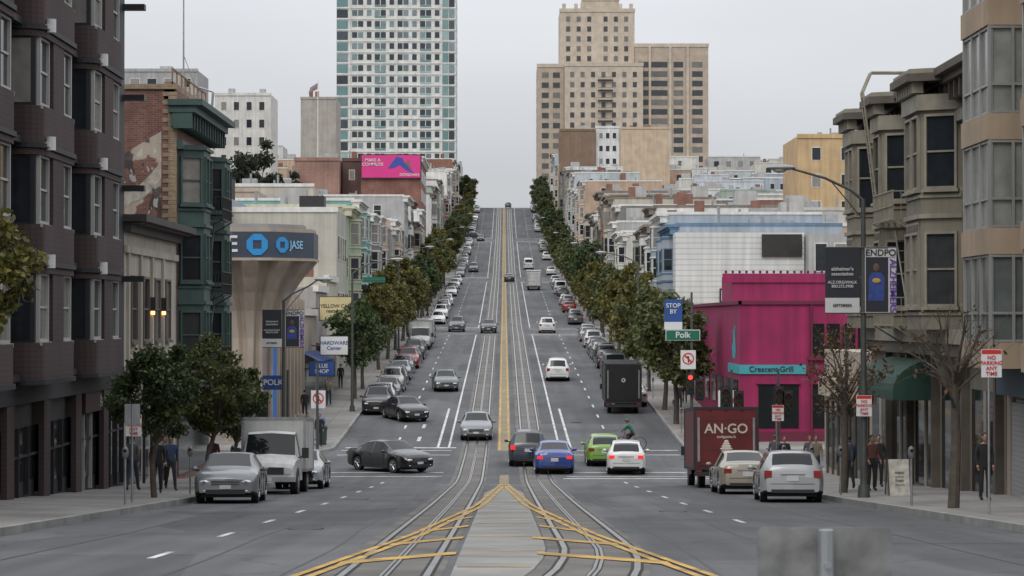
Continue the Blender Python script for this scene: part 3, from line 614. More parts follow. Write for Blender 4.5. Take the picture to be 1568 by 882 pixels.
A.add('awning',AG,vs,[[i,i+1,k+i+1,k+i] for i in range(k-1)]+[list(range(k))+[2*k],list(range(k,2*k))+[2*k+1]])
A.build()
A=Asm('shop_building'); A.box('walls',W('tone6',CREAM[6]),BR,30,89,102,-8,-1.3); F=Fr((BR,89),(BR,102),(-1,0)); A.ob('shop_glass',GLD,F,.5,12.4,-6.4,-3.6,-.05,.04); A.ob('fascia',W('tan_fascia',(.4,.34,.25)),F,0,12.9,-3.3,-2.5,-.05,.3)
for i in range(8): A.ob('shop_frames',OD,F,.5+i*1.6,.62+i*1.6,-7,-3.5,-.02,.1)
roofstuff(A,BR+1,25,91,101,-1.3,5); A.build()
# ------------------------------------------------------------ R3 magenta building
A=Asm('magenta_restaurant_building'); MG=mk('magenta_paint',(.28,.013,.08),.75,.2,.6,.28); MD=mk('magenta_dark',(.12,.01,.035),.7,.15); TQ=mk('turquoise',(.05,.30,.34),.6,.15)
A.box('walls',MG,12.9,27,125,165,-8.5,.9); A.box('roof',ROOF,13.2,26.7,125.3,164.7,.8,.96); A.box('upper_walls',MG,14,20,140,147,.9,2.75); A.box('upper_walls',MG,13.4,20.1,139.9,140.3,2.3,2.85)
for i in range(16): A.ell('parapet_balls',MD,(13.6+i*.42,140.1,2.95),(.09,.09,.1),6,4)
A.box('cornice',MD,12.8,27.1,124.9,125.2,.85,1.05); A.box('cornice',MD,12.78,12.98,124.9,165,.86,1.05)
F=Fr((12.9,125),(27,125),(0,-1)); F2=Fr((12.9,125),(12.9,165),(-1,0))
A.ob('sign_band',TQ,F,-.06,3.6,-2.95,-2.45,-.05,.08); A.ob('sign_band',TQ,F2,0,6,-2.95,-2.45,-.05,.08)
for u0,u1 in((1.0,1.9),(2.2,3.2),(3.9,5),(5.3,6.4),(7,8.5)): A.ob('windows',GLD,F,u0,u1,-5.9,-3.5,-.05,.05); A.ob('window_frames',MG,F,u0-.1,u1+.1,-3.5,-3.38,-.05,.14)
A.ob('lower_band',MD,F,-.02,14,-7.5,-6.1,-.05,.05)
for k in range(9): A.ob('windows',GLD,F2,1+k*4.3,3.8+k*4.3,-4.9,-3.3,-.05,.05)
for k in range(5): A.ob('upper_openings',GLD,F,3.9+k*.85,4.6+k*.85,-1.9,-.2,-.05,.06)
A.ob('upper_openings',MD,F,3.7,8.2,-2.2,-2.0,-.05,.2)
P=[(.35,-1.7),(.5,-.9),(.42,-.2),(.6,-.35),(.66,-1.0),(.8,-.45),(.95,-.55),(.85,-1.2),(1.1,-1.5),(.95,-2.1),(.5,-2.2)]
A.add('mural',TQ,[F2(u*3+1,.02,z) for u,z in P],[list(range(len(P)))])
A.tube('downpipe',MD,(16.8,124.9,-7),(16.8,124.9,.8),.07)
A.build(); text(A,'Crescent Grill',.42,(14.6,124.9,-2.7),FC,BLKT)
A=Asm('white_sided_building'); SDW=mk('white_siding',(.60,.60,.58),.7,.12,.4,.18,kind='siding')
A.box('walls',SDW,BR-.2,24.7,188,190.9,-6,7.2); A.box('penthouse',DK,21.2,24.5,187.8,190.5,5.2,7.05); A.box('walls',W('tone3',CREAM[3]),24.8,30,186,198,-6,7.0); A.box('walls',W('dim_brown',(.24,.20,.17)),14.2,20,178,187.9,-6,1.2)
F=Fr((24.8,186),(30,186),(0,-1)); grid(A,F,.2,5,0,6.8,1.3,3.2,.9,2.2,WH); A.build()
A=Asm('wall_logo'); F=Fr((17.7,187.9),(18.7,187.9),(0,-1)); A.add('shield',BLKT,[F(0,.06,2.6),F(1,.06,2.6),F(1,.06,1.5),F(.5,.06,1.0),F(0,.06,1.5)],[[0,1,2,3,4]]); A.add('shield_inner',WHS,[F(.15,.09,2.45),F(.85,.09,2.45),F(.85,.09,1.6),F(.5,.09,1.25),F(.15,.09,1.6)],[[0,1,2,3,4]]); A.build()
for (x0,x1,y,d,zt,ci,nm) in((30.1,42,187,14,5.6,3,'commercial_building'),(20.2,30,150,20,1.0,4,'commercial_building'),(30.2,50,128,30,1.5,3,'commercial_building'),(42.1,58,190,14,8.2,7,'apartment_house'),(22,29,215,14,9.5,7,'apartment_house'),(29.2,36,212,14,8.7,9,'apartment_house'),(36.2,52,222,14,11,2,'apartment_house'),(29,44,240,8,11.5,0,'apartment_house'),(-44,-33,172,16,9,7,'apartment_house'),(-60,-45,180,16,10,4,'apartment_house'),(-30,-22,205,15,11.5,6,'apartment_house'),(-46,-31,215,15,13,2,'apartment_house'),(-62,-47,222,15,15,5,'apartment_house'),(-33,-20,240,7,14,1,'apartment_house')):
    block(x0,x1,y,d,zt,ci,-9,nm)
# ------------------------------------------------------------ trees
BK=mk('bark',(.085,.07,.055),.9,.3,4,bump=.4)
LFM={'g':mk('leaf_green',(.026,.045,.015),kind='leaf',col2=(.075,.105,.03),var=.25,sc=.9),'y':mk('leaf_yellow',(.065,.072,.018),kind='leaf',col2=(.18,.155,.035),var=.35,sc=.8),'m':mk('leaf_mixed',(.04,.058,.018),kind='leaf',col2=(.12,.125,.035),var=.3,sc=.8),'r':mk('leaf_rust',(.06,.05,.02),kind='leaf',col2=(.16,.08,.035),var=.3),'d':mk('leaf_dark',(.015,.022,.012),kind='leaf',col2=(.04,.05,.025),var=.3)}
def tree_mesh(seed,H,cr,ch,n,ls,kind,tr=.13,clumps=46,bare=False,sq=.55):
    rs=np.random.RandomState(seed); A=Asm('tree'); rr=random.Random(seed); cz=H-ch/2
    top=Vector((rr.uniform(-.2,.2),rr.uniform(-.2,.2),cz-ch*.3)); p0=Vector((0,0,-.2)); p1=Vector((rr.uniform(-.12,.12),rr.uniform(-.1,.1),(H-ch)*.6))
    A.path('t',BK,[p0,p1,top],[tr*1.25,tr,tr*.75],9)
    cs=[]
    for i in range(clumps):
        v=rs.normal(size=3); v/=np.linalg.norm(v); q=rs.uniform(.35,1)**.6
        c=np.array([v[0]*cr*q,v[1]*cr*q,cz+v[2]*ch/2*q]); c[:2]*=1-.25*max(0,(c[2]-cz)/(ch/2)); c+=rs.normal(size=3)*cr*.1; cs.append(c)
    for i,c in enumerate(cs):
        if i%2 and not bare: continue
        c=Vector(c); st=p1.lerp(top,rr.uniform(.4,1)); mid=st.lerp(c,.5)+Vector((rr.uniform(-.15,.15),rr.uniform(-.15,.15),rr.uniform(-.05,.3)))*cr*.5
        A.path('t',BK,[st,mid,c],[tr*.42,tr*.24,tr*.07],5)
        if bare:
            for k in range(5): e=c+Vector(rs.normal(size=3))*cr*.25; A.tube('t',BK,mid.lerp(c,rr.random()),e,tr*.08,tr*.03,4)
    per=n//clumps; V=[];Fc=[]
    for c in cs:
        rad=cr*rs.uniform(.18,.36); k=int(per*rs.uniform(.5,1.5))
        d=rs.normal(size=(k,3)); d/=np.linalg.norm(d,axis=1)[:,None]; pos=c+d*(rad*rs.uniform(.3,1.15,size=(k,1)))*np.array([1,1,.75])
        a=rs.normal(size=(k,3)); a/=np.linalg.norm(a,axis=1)[:,None]; b=np.cross(a,rs.normal(size=(k,3))); b/=np.linalg.norm(b,axis=1)[:,None]
        s=ls*rs.uniform(.6,1.3,size=(k,1))
        for j in range(k):
            o=len(V); P=pos[j];aa=a[j]*s[j];b2=b[j]*s[j]*sq; V+=[tuple(P-aa),tuple(P-b2),tuple(P+aa),tuple(P+b2)]; Fc.append([o,o+1,o+2,o+3])
    A.add('l',LFM[kind],V,Fc); return A.one()
def place(name,me,x,y,z,rz=0,s=1,col=None,pitch=0):
    o=bpy.data.objects.new(name,me); COL.objects.link(o); o.location=(x,y,z); o.rotation_euler=(pitch,0,rz); o.scale=(s,)*3
    if col: o.color=(*col,1)
    return o
def tr(me,x,y,s=1): place('street_tree',me,x,y,swz(x,y),R.uniform(0,6.2),s)
t1=tree_mesh(1,4.6,1.2,3.0,8000,.08,'g',.08,52); t2=tree_mesh(2,4.9,1.35,3.2,8000,.08,'m',.08,52)
tr(t1,-10.0,65.5); tr(t2,-9.9,77.5,1.05); tr(t1,-10.1,86,1.0)
t3=tree_mesh(3,6.2,1.1,2.6,5000,.09,'y',.12,40); tr(t3,-10.5,45,1.06)
tb=tree_mesh(4,5.4,1.45,2.8,900,.07,'r',.11,34,True); tb2=tree_mesh(8,5.0,1.3,2.2,130,.07,'r',.12,26,True)
tr(tb,10.6,71.5,1.0); tr(tb2,10.6,54,.98)
my=[tree_mesh(20+i,7.4,2.1,5.2,5200,.17,k,.14,50) for i,k in enumerate('ymgm')]
for y,k,s in((137,1,1.05),(147,3,1.0),(163,1,1.0),(178,0,1.0),(190,0,1.12),(206,3,1.05),(221,1,1.05),(238,0,1.0)): tr(my[k],10.3,y,s)
for y,k,s in((156,2,.9),(165,2,.85),(186,0,.9),(200,0,1.0),(214,1,.95),(230,0,1.1),(242,2,1.0)): tr(my[k],-10.2,y,s)
R.seed(12)
for a,b,sd,p in((268,392,-1,.9),(268,392,1,.75),(415,540,-1,.55),(415,540,1,.6),(562,688,-1,.65),(562,688,1,.6)):
    y=a
    while y<b:
        if R.random()<p: tr(my[R.choice([0,1,1,2,3])],-10.2 if sd<0 else 10.5,y+R.uniform(-2,2),R.uniform(.75,1.3))
        y+=R.uniform(9,12)
for y,x in((700,-11.5),(704,11.5),(715,11),(690,-10.8)): tr(my[2],x,y,1.3)
cyp=tree_mesh(40,19,4.2,14,5000,.42,'d',.4,40,sq=.4)
for x,y,s in((-39,352,1.25),(-34.5,356,1.0),(-44,356,.9),(-29,392,1.0),(-50,330,.7)): place('cypress_tree',cyp,x,y,g(y)+hill(x,y),R.uniform(0,6),s)
# ------------------------------------------------------------ vehicles
PNT=mk('car_paint',rough=.3,var=.08,kind='objcol'); CG=mk('car_glass',(.010,.012,.013),.05,.2,2,spec=.3); PLT=mk('plate',(.5,.5,.5),.5,.05); RIM=mk('wheel_rim',(.38,.38,.39),.35,.1,metal=.8)
TLR=mk('tail_light',(.25,.01,.01),.25,.1); HLM=mk('head_light',(.6,.62,.65),.12,.1,4,metal=.2); TRM=mk('plastic_trim',(.02,.02,.022),.6,.1); BRK=emi('brake_light',(.8,.02,.015),.7)
K={'sedan':dict(L=4.65,W=.9,top=[(0,.78),(.06,.98),(.2,1.03),(.75,1.07),(1.5,1.38),(2.0,1.44),(2.65,1.43),(3.45,1.03),(4.2,.92),(4.52,.83),(4.62,.74),(4.65,.68)],belt=[(0,.70),(.1,.88),(.75,.93),(3.4,.90),(4.3,.82),(4.65,.62)],ws=(2.7,3.42),rw=(.8,1.48),sg=(1.15,3.15),pil=[(2.05,2.14)],wh=(.98,3.72),r=.33),
 'wagon':dict(L=4.65,W=.91,top=[(0,.72),(.05,.98),(.12,1.08),(.42,1.40),(.62,1.46),(1.6,1.49),(2.6,1.47),(3.45,1.06),(4.2,.94),(4.52,.84),(4.62,.75),(4.65,.68)],belt=[(0,.64),(.1,.9),(.75,.97),(3.4,.92),(4.3,.83),(4.65,.62)],ws=(2.7,3.42),rw=(.12,.44),sg=(.55,3.15),pil=[(1.25,1.34),(2.1,2.19)],wh=(.92,3.72),r=.34),
 'suv':dict(L=4.55,W=.93,top=[(0,.8),(.05,1.06),(.1,1.14),(.32,1.58),(.5,1.66),(1.6,1.70),(2.5,1.67),(3.25,1.18),(4.1,1.08),(4.42,.98),(4.52,.9),(4.55,.8)],belt=[(0,.72),(.1,1.0),(.75,1.06),(3.2,1.03),(4.2,.96),(4.55,.74)],ws=(2.55,3.22),rw=(.1,.36),sg=(.5,3.0),pil=[(1.2,1.29),(2.0,2.09)],wh=(.88,3.6),r=.37),
 'hatch':dict(L=4.35,W=.88,top=[(0,.75),(.05,.98),(.12,1.05),(.5,1.34),(.9,1.46),(1.8,1.50),(2.3,1.46),(3.3,1.04),(3.95,.92),(4.25,.82),(4.32,.74),(4.35,.66)],belt=[(0,.68),(.1,.92),(.75,.96),(3.3,.9),(4.0,.82),(4.35,.6)],ws=(2.35,3.25),rw=(.12,.7),sg=(.75,3.0),pil=[(1.25,1.33),(1.95,2.03)],wh=(.8,3.5),r=.31),
 'van':dict(L=5.3,W=.98,top=[(0,.8),(.04,1.2),(.08,1.3),(.2,1.95),(.4,2.05),(3.6,2.05),(3.95,1.95),(4.5,1.25),(5.05,1.1),(5.2,1.0),(5.3,.82)],belt=[(0,.7),(.1,1.1),(4.4,1.15),(5.1,.98),(5.3,.75)],ws=(3.85,4.48),rw=(.09,.22),sg=(.4,4.2),pil=[(1.5,1.62),(2.8,3.1)],wh=(1.0,4.4),r=.36)}
def car_mesh(kind,brake=False,cab=None):
    k=K[kind]; L,Wd=k['L'],k['W']; A=Asm('car'); r=k['r']; ar=r+.06
    ts=set(np.round(np.arange(0,L+.001,.12),3))|{t for t,_ in k['top']}|{t for t,_ in k['belt']}|set(k['ws'])|set(k['rw'])|set(k['sg'])|{L,.03,L-.04}
    for a,b in k['pil']: ts|={a,b}
    for c in k['wh']:
        for q in(-1,-.999,-.92,-.8,-.6,-.3,0,.3,.6,.8,.92,.999,1): ts.add(round(c+q*ar,4))
    ts=sorted(t for t in ts if 0<=t<=L); tx,tz=zip(*k['top']); bx,bz=zip(*k['belt'])
    rings=[]
    for t in ts:
        top=np.interp(t,tx,tz); belt=min(np.interp(t,bx,bz),top-.04); e=min(t,L-t)
        w=Wd*(1-.17*max(0,1-e/.45)**2.2); zl=.21+.1*max(0,1-e/.5)
        for c in k['wh']:
            if abs(t-c)<ar-1e-6: zl=max(zl,r+math.sqrt(ar*ar-(t-c)**2))
        q=min(1,max(0,(top-belt)/(.42 if kind!='van' else .7))); rw=w*(.9-.19*q if kind!='van' else .92-.08*q)
        zm=min(max(.62,zl+.07),belt-.03); 
        half=[(0,zl),(w*.96,zl),(w*1.0,zl+.05),(w*1.01,zm),(w*.985,belt),(rw,top-.045 if q>.3 else top-.02),(rw*.86,top-.005),(rw*.4,top+.018),(0,top+.022)]
        rings.append(half)
    def inside(t0,t1,iv): m=(t0+t1)/2; return iv[0]<=m<=iv[1]
    for s in(-1,1):
        for j in range(len(ts)-1):
            for b in range(8):
                q=[(s*rings[j][b][0],ts[j]-L/2,rings[j][b][1]),(s*rings[j][b+1][0],ts[j]-L/2,rings[j][b+1][1]),(s*rings[j+1][b+1][0],ts[j+1]-L/2,rings[j+1][b+1][1]),(s*rings[j+1][b][0],ts[j+1]-L/2,rings[j+1][b][1])]
                m=PNT
                if b==0: m=TRM
                if b==4 and inside(ts[j],ts[j+1],k['sg']) and not any(inside(ts[j],ts[j+1],p) for p in k['pil']): m=CG
                if b in(6,7) and (inside(ts[j],ts[j+1],k['ws']) or inside(ts[j],ts[j+1],k['rw'])): m=CG
                if b==1: m=TRM
                A.q=getattr(A,'q',{}); A.q.setdefault(m,[]).append(q if s>0 else q[::-1])
        for j,tt in((0,0),(-1,L)):
            pts=[(s*a,tt-L/2,z) for a,z in rings[j]]; A.q.setdefault(PNT,[]).append(pts)
    for m,qs in A.q.items():
        idx={};V=[];F=[]
        for q in qs:
            f=[]
            for p in q:
                key=tuple(round(float(c),4) for c in p)
                if key not in idx: idx[key]=len(V); V.append(key)
                if not f or f[-1]!=idx[key]: f.append(idx[key])
            if len(set(f))>=3: F.append(list(dict.fromkeys(f)))
        A.add('b'+m.name,m,V,F,True)
    f=L/2; W0=Wd
    A.box('u',TRM,-W0*.8,W0*.8,-f+.35,f-.35,.17,.5)
    for c in k['wh']:
        for s in(-1,1):
            x=s*(W0-.02); y=c-f
            A.tube('w',RUB,(x-s*.2,y,r),(x,y,r),r,seg=22); A.tube('w',RIM,(x-s*.02,y,r),(x+s*.006,y,r),r*.66,seg=18); A.tube('w',TRM,(x-s*.02,y,r),(x+s*.010,y,r),r*.56,seg=18)
            for i in range(5):
                t=i*1.2566+.3; A.tube('w',RIM,(x+s*.012,y,r),(x+s*.012,y+math.cos(t)*r*.6,r+math.sin(t)*r*.6),.035,.028,5)
    zb=np.interp(.1,bx,bz); zf=np.interp(L-.15,bx,bz); TL=BRK if brake else TLR
    tall=kind in('suv','van','wagon')
    for s in(-1,1):
        if not tall: A.box('l',TL,*sorted((s*W0*.60,s*W0*.88)),-f-.014,-f+.2,zb-.17,zb-.03)
        else: A.box('l',TL,*sorted((s*W0*.66,s*W0*.90)),-f-.010,-f+.2,zb-.18,zb+.02)
        A.ell('l',HLM,(s*W0*.66,f-.08,zf-.09),(.18,.13,.07),14,8); A.ell('l',TRM,(s*W0*.66,f-.04,zf-.09),(.08,.098,.045),10,6)
        A.ell('l',HLM,(s*W0*.66,f-.05,.36),(.07,.07,.04),10,6)
        A.ell('m',PNT,(s*(W0+.12),k['ws'][1]-.25-f,zf+.27),(.1,.07,.07),8,6); A.box('m',TRM,*sorted((s*(W0-.05),s*(W0+.08))),k['ws'][1]-.26-f,k['ws'][1]-.2-f,zf+.2,zf+.25)
        for hy in(k['pil'][-1][0]-.25,k['pil'][0][0]-.1 if len(k['pil'])>1 else 1.2): A.box('m',PNT,*sorted((s*(W0-.02),s*(W0+.025))),hy-f,hy-f+.2,zb-.1,zb-.07)
        for sy in(k['pil'][-1][0]+.03,k['pil'][-1][0]+1.0,k['pil'][0][0]-.85 if len(k['pil'])==1 else k['pil'][0][0]): A.box('seams',TRM,*sorted((s*(W0-.03),s*(W0+.012))),sy-f,sy-f+.012,.3,zb-.04)
        A.box('seams',TRM,*sorted((s*(W0-.03),s*(W0+.016))),k['wh'][0]+ar-f,k['wh'][1]-ar-f,.21,.27)
    A.box('p',PLT,-.17,.17,-f-.02,-f+.05,zb-.28,zb-.12); A.box('p',TRM,-W0*.68,W0*.68,-f-.02,-f+.06,.28,.38); A.box('p',TRM,-W0*.7,W0*.7,-f-.005,-f+.05,.53,.545); A.box('p',RIM,-.35,.35,-f-.02,-f+.05,zb-.09,zb-.07)
    A.box('p',TRM,-.40,.40,f-.06,f+.014,zf-.19,zf-.04); 
    for q in range(4): A.box('p',RIM,-.4,.4,f-.05,f+.022,zf-.185+q*.045,zf-.175+q*.045)
    A.box('p',TRM,-W0*.62,W0*.62,f-.06,f+.01,.27,.40); A.box('p',PLT,-.16,.16,f-.03,f+.03,.42,.53)
    if kind=='suv' or kind=='wagon':
        for s in(-1,1): A.tube('r',TRM,(s*W0*.66,.9-f,k['top'][5][1]+.05),(s*W0*.66,2.4-f,k['top'][5][1]+.05),.02)
    return A.one()
CM={k:car_mesh(k) for k in K}; CM['sedan_b']=car_mesh('sedan',True); CM['wagon_b']=car_mesh('wagon',True); CM['hatch_b']=car_mesh('hatch',True); CM['suv_b']=car_mesh('suv',True)
C=dict(black=(.010,.010,.012),silver=(.31,.32,.33),white=(.57,.57,.56),grey=(.07,.075,.08),blue=(.010,.04,.22),navy=(.012,.018,.035),lime=(.15,.29,.03),gold=(.26,.225,.17),red=(.22,.02,.02),green=(.03,.08,.05),lgrey=(.15,.16,.17),champ=(.26,.25,.23))
def car(kind,col,x,y,hd=0,name='parked_car'):
    sl=(g(y+2)-g(y-2))/4; o=place(name,CM[kind],x,y,g(y)+.005,math.radians(hd),1,C[col],math.atan(sl*math.cos(math.radians(hd)))); return o
DN,UP=180,0
car('sedan','lgrey',-8.0,67.3,DN+2); car('sedan','silver',-7.6,86.5,DN,'car')
car('sedan','black',-5.35,107,DN+40,'car'); car('sedan','lgrey',-1.57,130.3,DN,'car'); car('sedan','black',-6.2,142,DN+22,'car'); car('suv','black',-8.1,147,DN)
car('sedan','grey',-4.3,166.5,DN+4,'car'); car('suv_b','navy',1.15,112,UP,'car'); car('sedan_b','blue',2.3,106.5,UP,'car'); car('hatch','lime',4.85,112,UP,'car'); car('hatch_b','white',5.65,106,UP-3,'car')
car('suv','white',4.1,177,UP,'car'); car('sedan','gold',8.1,78.3,UP); car('wagon','silver',8.45,68.3,UP-3)
car('sedan','black',-1.7,252,DN,'car'); car('suv','white',4.7,252,UP,'car'); car('suv','grey',-5.3,256,DN,'car'); car('sedan','black',.9,396,UP,'car'); car('suv','grey',-5.8,432,DN,'car'); car('sedan','black',-5.6,545,DN,'car'); car('suv','grey',1.2,690,UP,'car'); car('sedan','navy',-7.0,560,DN+60,'car'); car('van','white',4.7,440,UP,'car')
R.seed(44)
cols=['black','silver','white','grey','grey','lgrey','silver','black','white','navy','champ','red','grey']
for sd,x,hd in((-1,-8.05,DN),(1,8.65,UP)):
    y=153.5
    while y<692:
        ok=not any(a-7<y<b+7 for a,b in CROSS)
        if sd<0 and 213<y<226: ok=False
        p=.93 if y<250 else (.7 if y<400 else .45)
        if ok and R.random()<p: car(R.choice(['sedan','sedan','suv','hatch','wagon','suv','van' if R.random()<.3 else 'sedan']),R.choice(cols),x+R.uniform(-.12,.12),y,hd+R.uniform(-1,1))
        y+=R.uniform(5.4,7)
TW=mk('truck_white',(.52,.52,.50),.45,.16,1,.25)
def box_truck(nm,x,y,hd,body,cabcol,bl,bw,bz0,bz1,txt=None,tm=None):
    T=Asm(nm); L=bl+2.0; h=L/2
    T.box('cargo_box',body,-bw,bw,-h,-h+bl,bz0,bz1)
    for z in(bz0,bz1-.08): T.box('box_rails',STEEL if txt is None else TRM,-bw-.02,bw+.02,-h-.02,-h+bl+.02,z-.02,z+.08)
    for s in(-1,1):
        for yy in(-h,-h+bl-.08): T.box('box_rails',STEEL if txt is None else TRM,*sorted((s*(bw-.06),s*(bw+.025))),yy-.025,yy+.1,bz0,bz1)
    T.box('rear_door',body,-bw+.14,bw-.14,-h-.03,-h+.05,bz0+.15,bz1-.2); T.box('rear_bumper',TRM,-bw,bw,-h-.18,-h+.1,.45,.62); T.box('chassis',TRM,-.45,.45,-h+.1,h-.5,.45,bz0)
    for q in range(1,4): T.box('door_seams',TRM,-bw+.16,bw-.16,-h-.036,-h-.028,bz0+.15+q*(bz1-bz0)/4.2,bz0+.165+q*(bz1-bz0)/4.2)
    for s in(-1,1):
        T.box('tail_lights',TLR,*sorted((s*(bw-.28),s*(bw-.05))),-h-.06,-h,bz0-.15,bz0-.02)
        T.box('door_hinges',STEEL,*sorted((s*(bw-.2),s*(bw-.12))),-h-.05,-h-.02,bz0+.3,bz1-.4)
        for xx in(-.6,0,.6): T.box('marker_lights',TLR,xx-.05,xx+.05,-h-.04,-h,bz1-.14,bz1-.09)
    pr=[(0,.45,2.05,.97),(.75,.45,2.1,.98),(.95,.45,2.02,.97),(1.45,.45,1.32,.96),(2.0,.45,1.2,.93),(2.25,.5,1.02,.88),(2.32,.55,.9,.82)]; rings=[]
    for t,z0,z1,w in pr:
        yb=-h+bl-.3+t; tw=w*(.82 if t<1 else .88)
        rings.append([(-w,yb,z0),(-w,yb,min(1.15,z1-.08)),(-tw,yb,z1-.02),(0,yb,z1+.03),(tw,yb,z1-.02),(w,yb,min(1.15,z1-.08)),(w,yb,z0)])
    V=[p for r in rings for p in r]; 
    for j in range(len(rings)-1):
        for i in range(6):
            m=cabcol
            if j in(2,) and i in(2,3): m=CG
            if j in(0,) and i in(1,4): m=CG
            if j==1 and i in(1,4): m=CG
            T.add('cab',m,[V[j*7+i],V[j*7+i+1],V[(j+1)*7+i+1],V[(j+1)*7+i]],[[0,1,2,3]])
    T.add('cab',cabcol,rings[-1],[list(range(7))]); f=-h+bl-.3+2.32
    T.box('grille',TRM,-.55,.55,f-.05,f+.02,.66,.9); T.box('bumper',STEEL,-.95,.95,f-.12,f+.12,.42,.58); T.box('plate',PLT,-.17,.17,f+.1,f+.14,.44,.56)
    for s in(-1,1):
        T.box('headlights',HLM,*sorted((s*.58,s*.8)),f-.1,f+.03,.68,.88); T.box('mirrors',TRM,*sorted((s*1.05,s*1.28)),f-1.2,f-1.12,1.2,1.55); T.tube('mirrors',TRM,(s*.9,f-1.15,1.2),(s*1.15,f-1.15,1.3),.02)
        for yy in(f-.75,-h+1.2): 
            T.tube('wheels',RUB,(s*.72,yy,.4),(s*.98,yy,.4),.4,seg=22); T.tube('wheels',RIM,(s*.95,yy,.4),(s*.99,yy,.4),.22,seg=14)
            T.tube('wheel_arches',TRM,(s*.9,yy,.42),(s*.975,yy,.42),.47,seg=22)
    e=T.build((0,0,0))
    if txt:
        for t,sz,zz in txt: text(T,t,sz,(0,-h-.045,zz),FC,tm)
    sl=(g(y+2)-g(y-2))/4; e.location=(x,y,g(y)); e.rotation_euler=(math.atan(sl*math.cos(math.radians(hd))),0,math.radians(hd)); return e
box_truck('box_truck',-7.9,79,DN,TW,TW,3.4,1.08,.75,2.6)
MRT=mk('truck_maroon',(.13,.012,.014),.45,.25,1.2,.25)
dt=box_truck('delivery_truck',8.35,89.2,UP,MRT,MRT,4.6,1.2,.7,3.05,[('AN·GO',.5,2.22),('antigusto.it',.16,1.93),('gelato',.16,.95)],mk('truck_letter',(.55,.48,.40),.5))
Q=Asm('ice_cream_logo'); lm=mk('truck_letter'); 
for i in range(4): Q.ell('swirl',lm,(0,-3.36,1.48+i*.09),(.24-.05*i,.012,.06),14,6)
Q.add('cone',lm,[(-.2,-3.36,1.42),(.2,-3.36,1.42),(0,-3.36,1.1)],[[0,1,2]]); q=Q.build((0,0,0)); q.parent=dt
box_truck('delivery_truck',7.6,149,UP,mk('truck_black',(.014,.014,.015),.4,.2,2),mk('truck_black'),4.4,1.15,.7,3.2,[('o',.5,2.2)],lm)
box_truck('camper_van',-8.0,220,DN,TW,TW,4.6,1.15,.6,2.75); box_truck('box_truck',4.7,366,UP,TW,TW,4.6,1.2,.7,3.1)
# ------------------------------------------------------------ street furniture
BN=mk('banner_dark',(.02,.022,.03),.7,.1); BW=mk('banner_white',(.52,.52,.52),.7,.08); PUR=mk('banner_purple',(.13,.05,.30),.7,.1)
def banner(side,x,y,z0,z1,w,kind):
    A=Asm('street_banner'); x0,x1=(x-.08-w,x-.08) if side<0 else (x+.08,x+.08+w)
    for z in(z0,z1): A.tube('bracket',POLE,(x,y,z),(x0 if side<0 else x1,y,z),.018)
    if kind: 
        A.box('cloth',BW,x0,x1,y-.01,y+.01,z0,z1); A.box('picture',BN,x0+.02,x1-.26*w,y-.014,y-.006,z0+.03,z1-.02)
        A.ell('portrait',mk('portrait_skin',(.12,.06,.04),.7),(x0+.36*w,y-.018,z1-.58),(.09,.012,.12),10,8)
        bl=mk('portrait_blue',(.03,.06,.24),.7,.3,8); X=lambda a:x0+w*a
        A.add('portrait',bl,[(X(.1),y-.02,z0+.35),(X(.12),y-.02,z1-.85),(X(.22),y-.02,z1-.72),(X(.5),y-.02,z1-.72),(X(.62),y-.02,z1-.85),(X(.6),y-.02,z0+.35)],[[0,1,2,3,4,5]]); A.ell('portrait',mk('portrait_gold',(.45,.28,.06),.7),(x0+.36*w,y-.03,z1-.95),(.12,.006,.07),12,8)
        A.box('picture',BW,x0+.03,x1-.03,y-.026,y-.02,z1-.28,z1-.04); A.build()
        text(A,'ENDPO',.26*w/.9,((x0+x1)/2,y-.04,z1-.16),FC,BLKT); text(A,'ALZHEIMERS',.27*w/.9,(x1-.12*w,y-.04,(z0+z1)/2-.15),(math.pi/2,math.pi/2,0),PUR)
    else:
        A.box('cloth',BN,x0,x1,y-.01,y+.01,z0+.42*w/.95,z1); A.box('cloth_white',BW,x0,x1,y-.012,y+.012,z0,z0+.42*w/.95); A.build()
        text(A,"alzheimer's\nassociation",.13*w/.9,((x0+x1)/2,y-.03,(z0+z1)/2+.25),FC,BW); text(A,'ALZ.ORG/WALK\n800.272.3900',.105*w/.9,((x0+x1)/2,y-.03,(z0+z1)/2-.12),FC,BW); text(A,'SEPTEMBER',.1*w/.9,((x0+x1)/2,y-.03,z0+.2*w/.9),FC,BLKT)
def lamp(x,y,h=9.7,arm=2.6):
    sd=1 if x>0 else -1; z=swz(x,y); A=Asm('street_lamp'); A.path('pole',POLE,[(x,y,z-.1),(x,y,z+.5),(x,y,z+h-.9)],[.13,.1,.065],12); A.tube('base',POLE,(x,y,z-.1),(x,y,z+.35),.19,.15,12)
    P=[(x,y,z+h-.95),(x-sd*.35,y,z+h-.65),(x-sd*1.1,y,z+h-.3),(x-sd*arm,y,z+h-.02)]; A.path('arm',POLE,P,[.05,.042,.038,.032],8)
    A.path('arm_stay',POLE,[(x,y,z+h-1.5),(x-sd*.9,y,z+h-.42)],.018,6)
    A.ell('lamp_head',mk('lamp_grey',(.3,.31,.31),.5),(x-sd*(arm+.25),y,z+h),(.42,.17,.09),14,8); A.ell('lamp_lens',mk('lamp_lens',(.45,.45,.42),.2),(x-sd*(arm+.3),y,z+h-.06),(.2,.13,.1),12,8); A.build()
lamp(10.3,65.5,9.45,2.1); banner(-1,10.25,65.4,.2,2.08,.98,0); banner(1,10.25,65.4,.2,2.08,.9,1)
lamp(-9.7,100.6,8.6,1.5); banner(-1,-9.7,100.5,-1.2,.45,.85,0); banner(1,-9.7,100.5,-1.2,.45,.82,1)
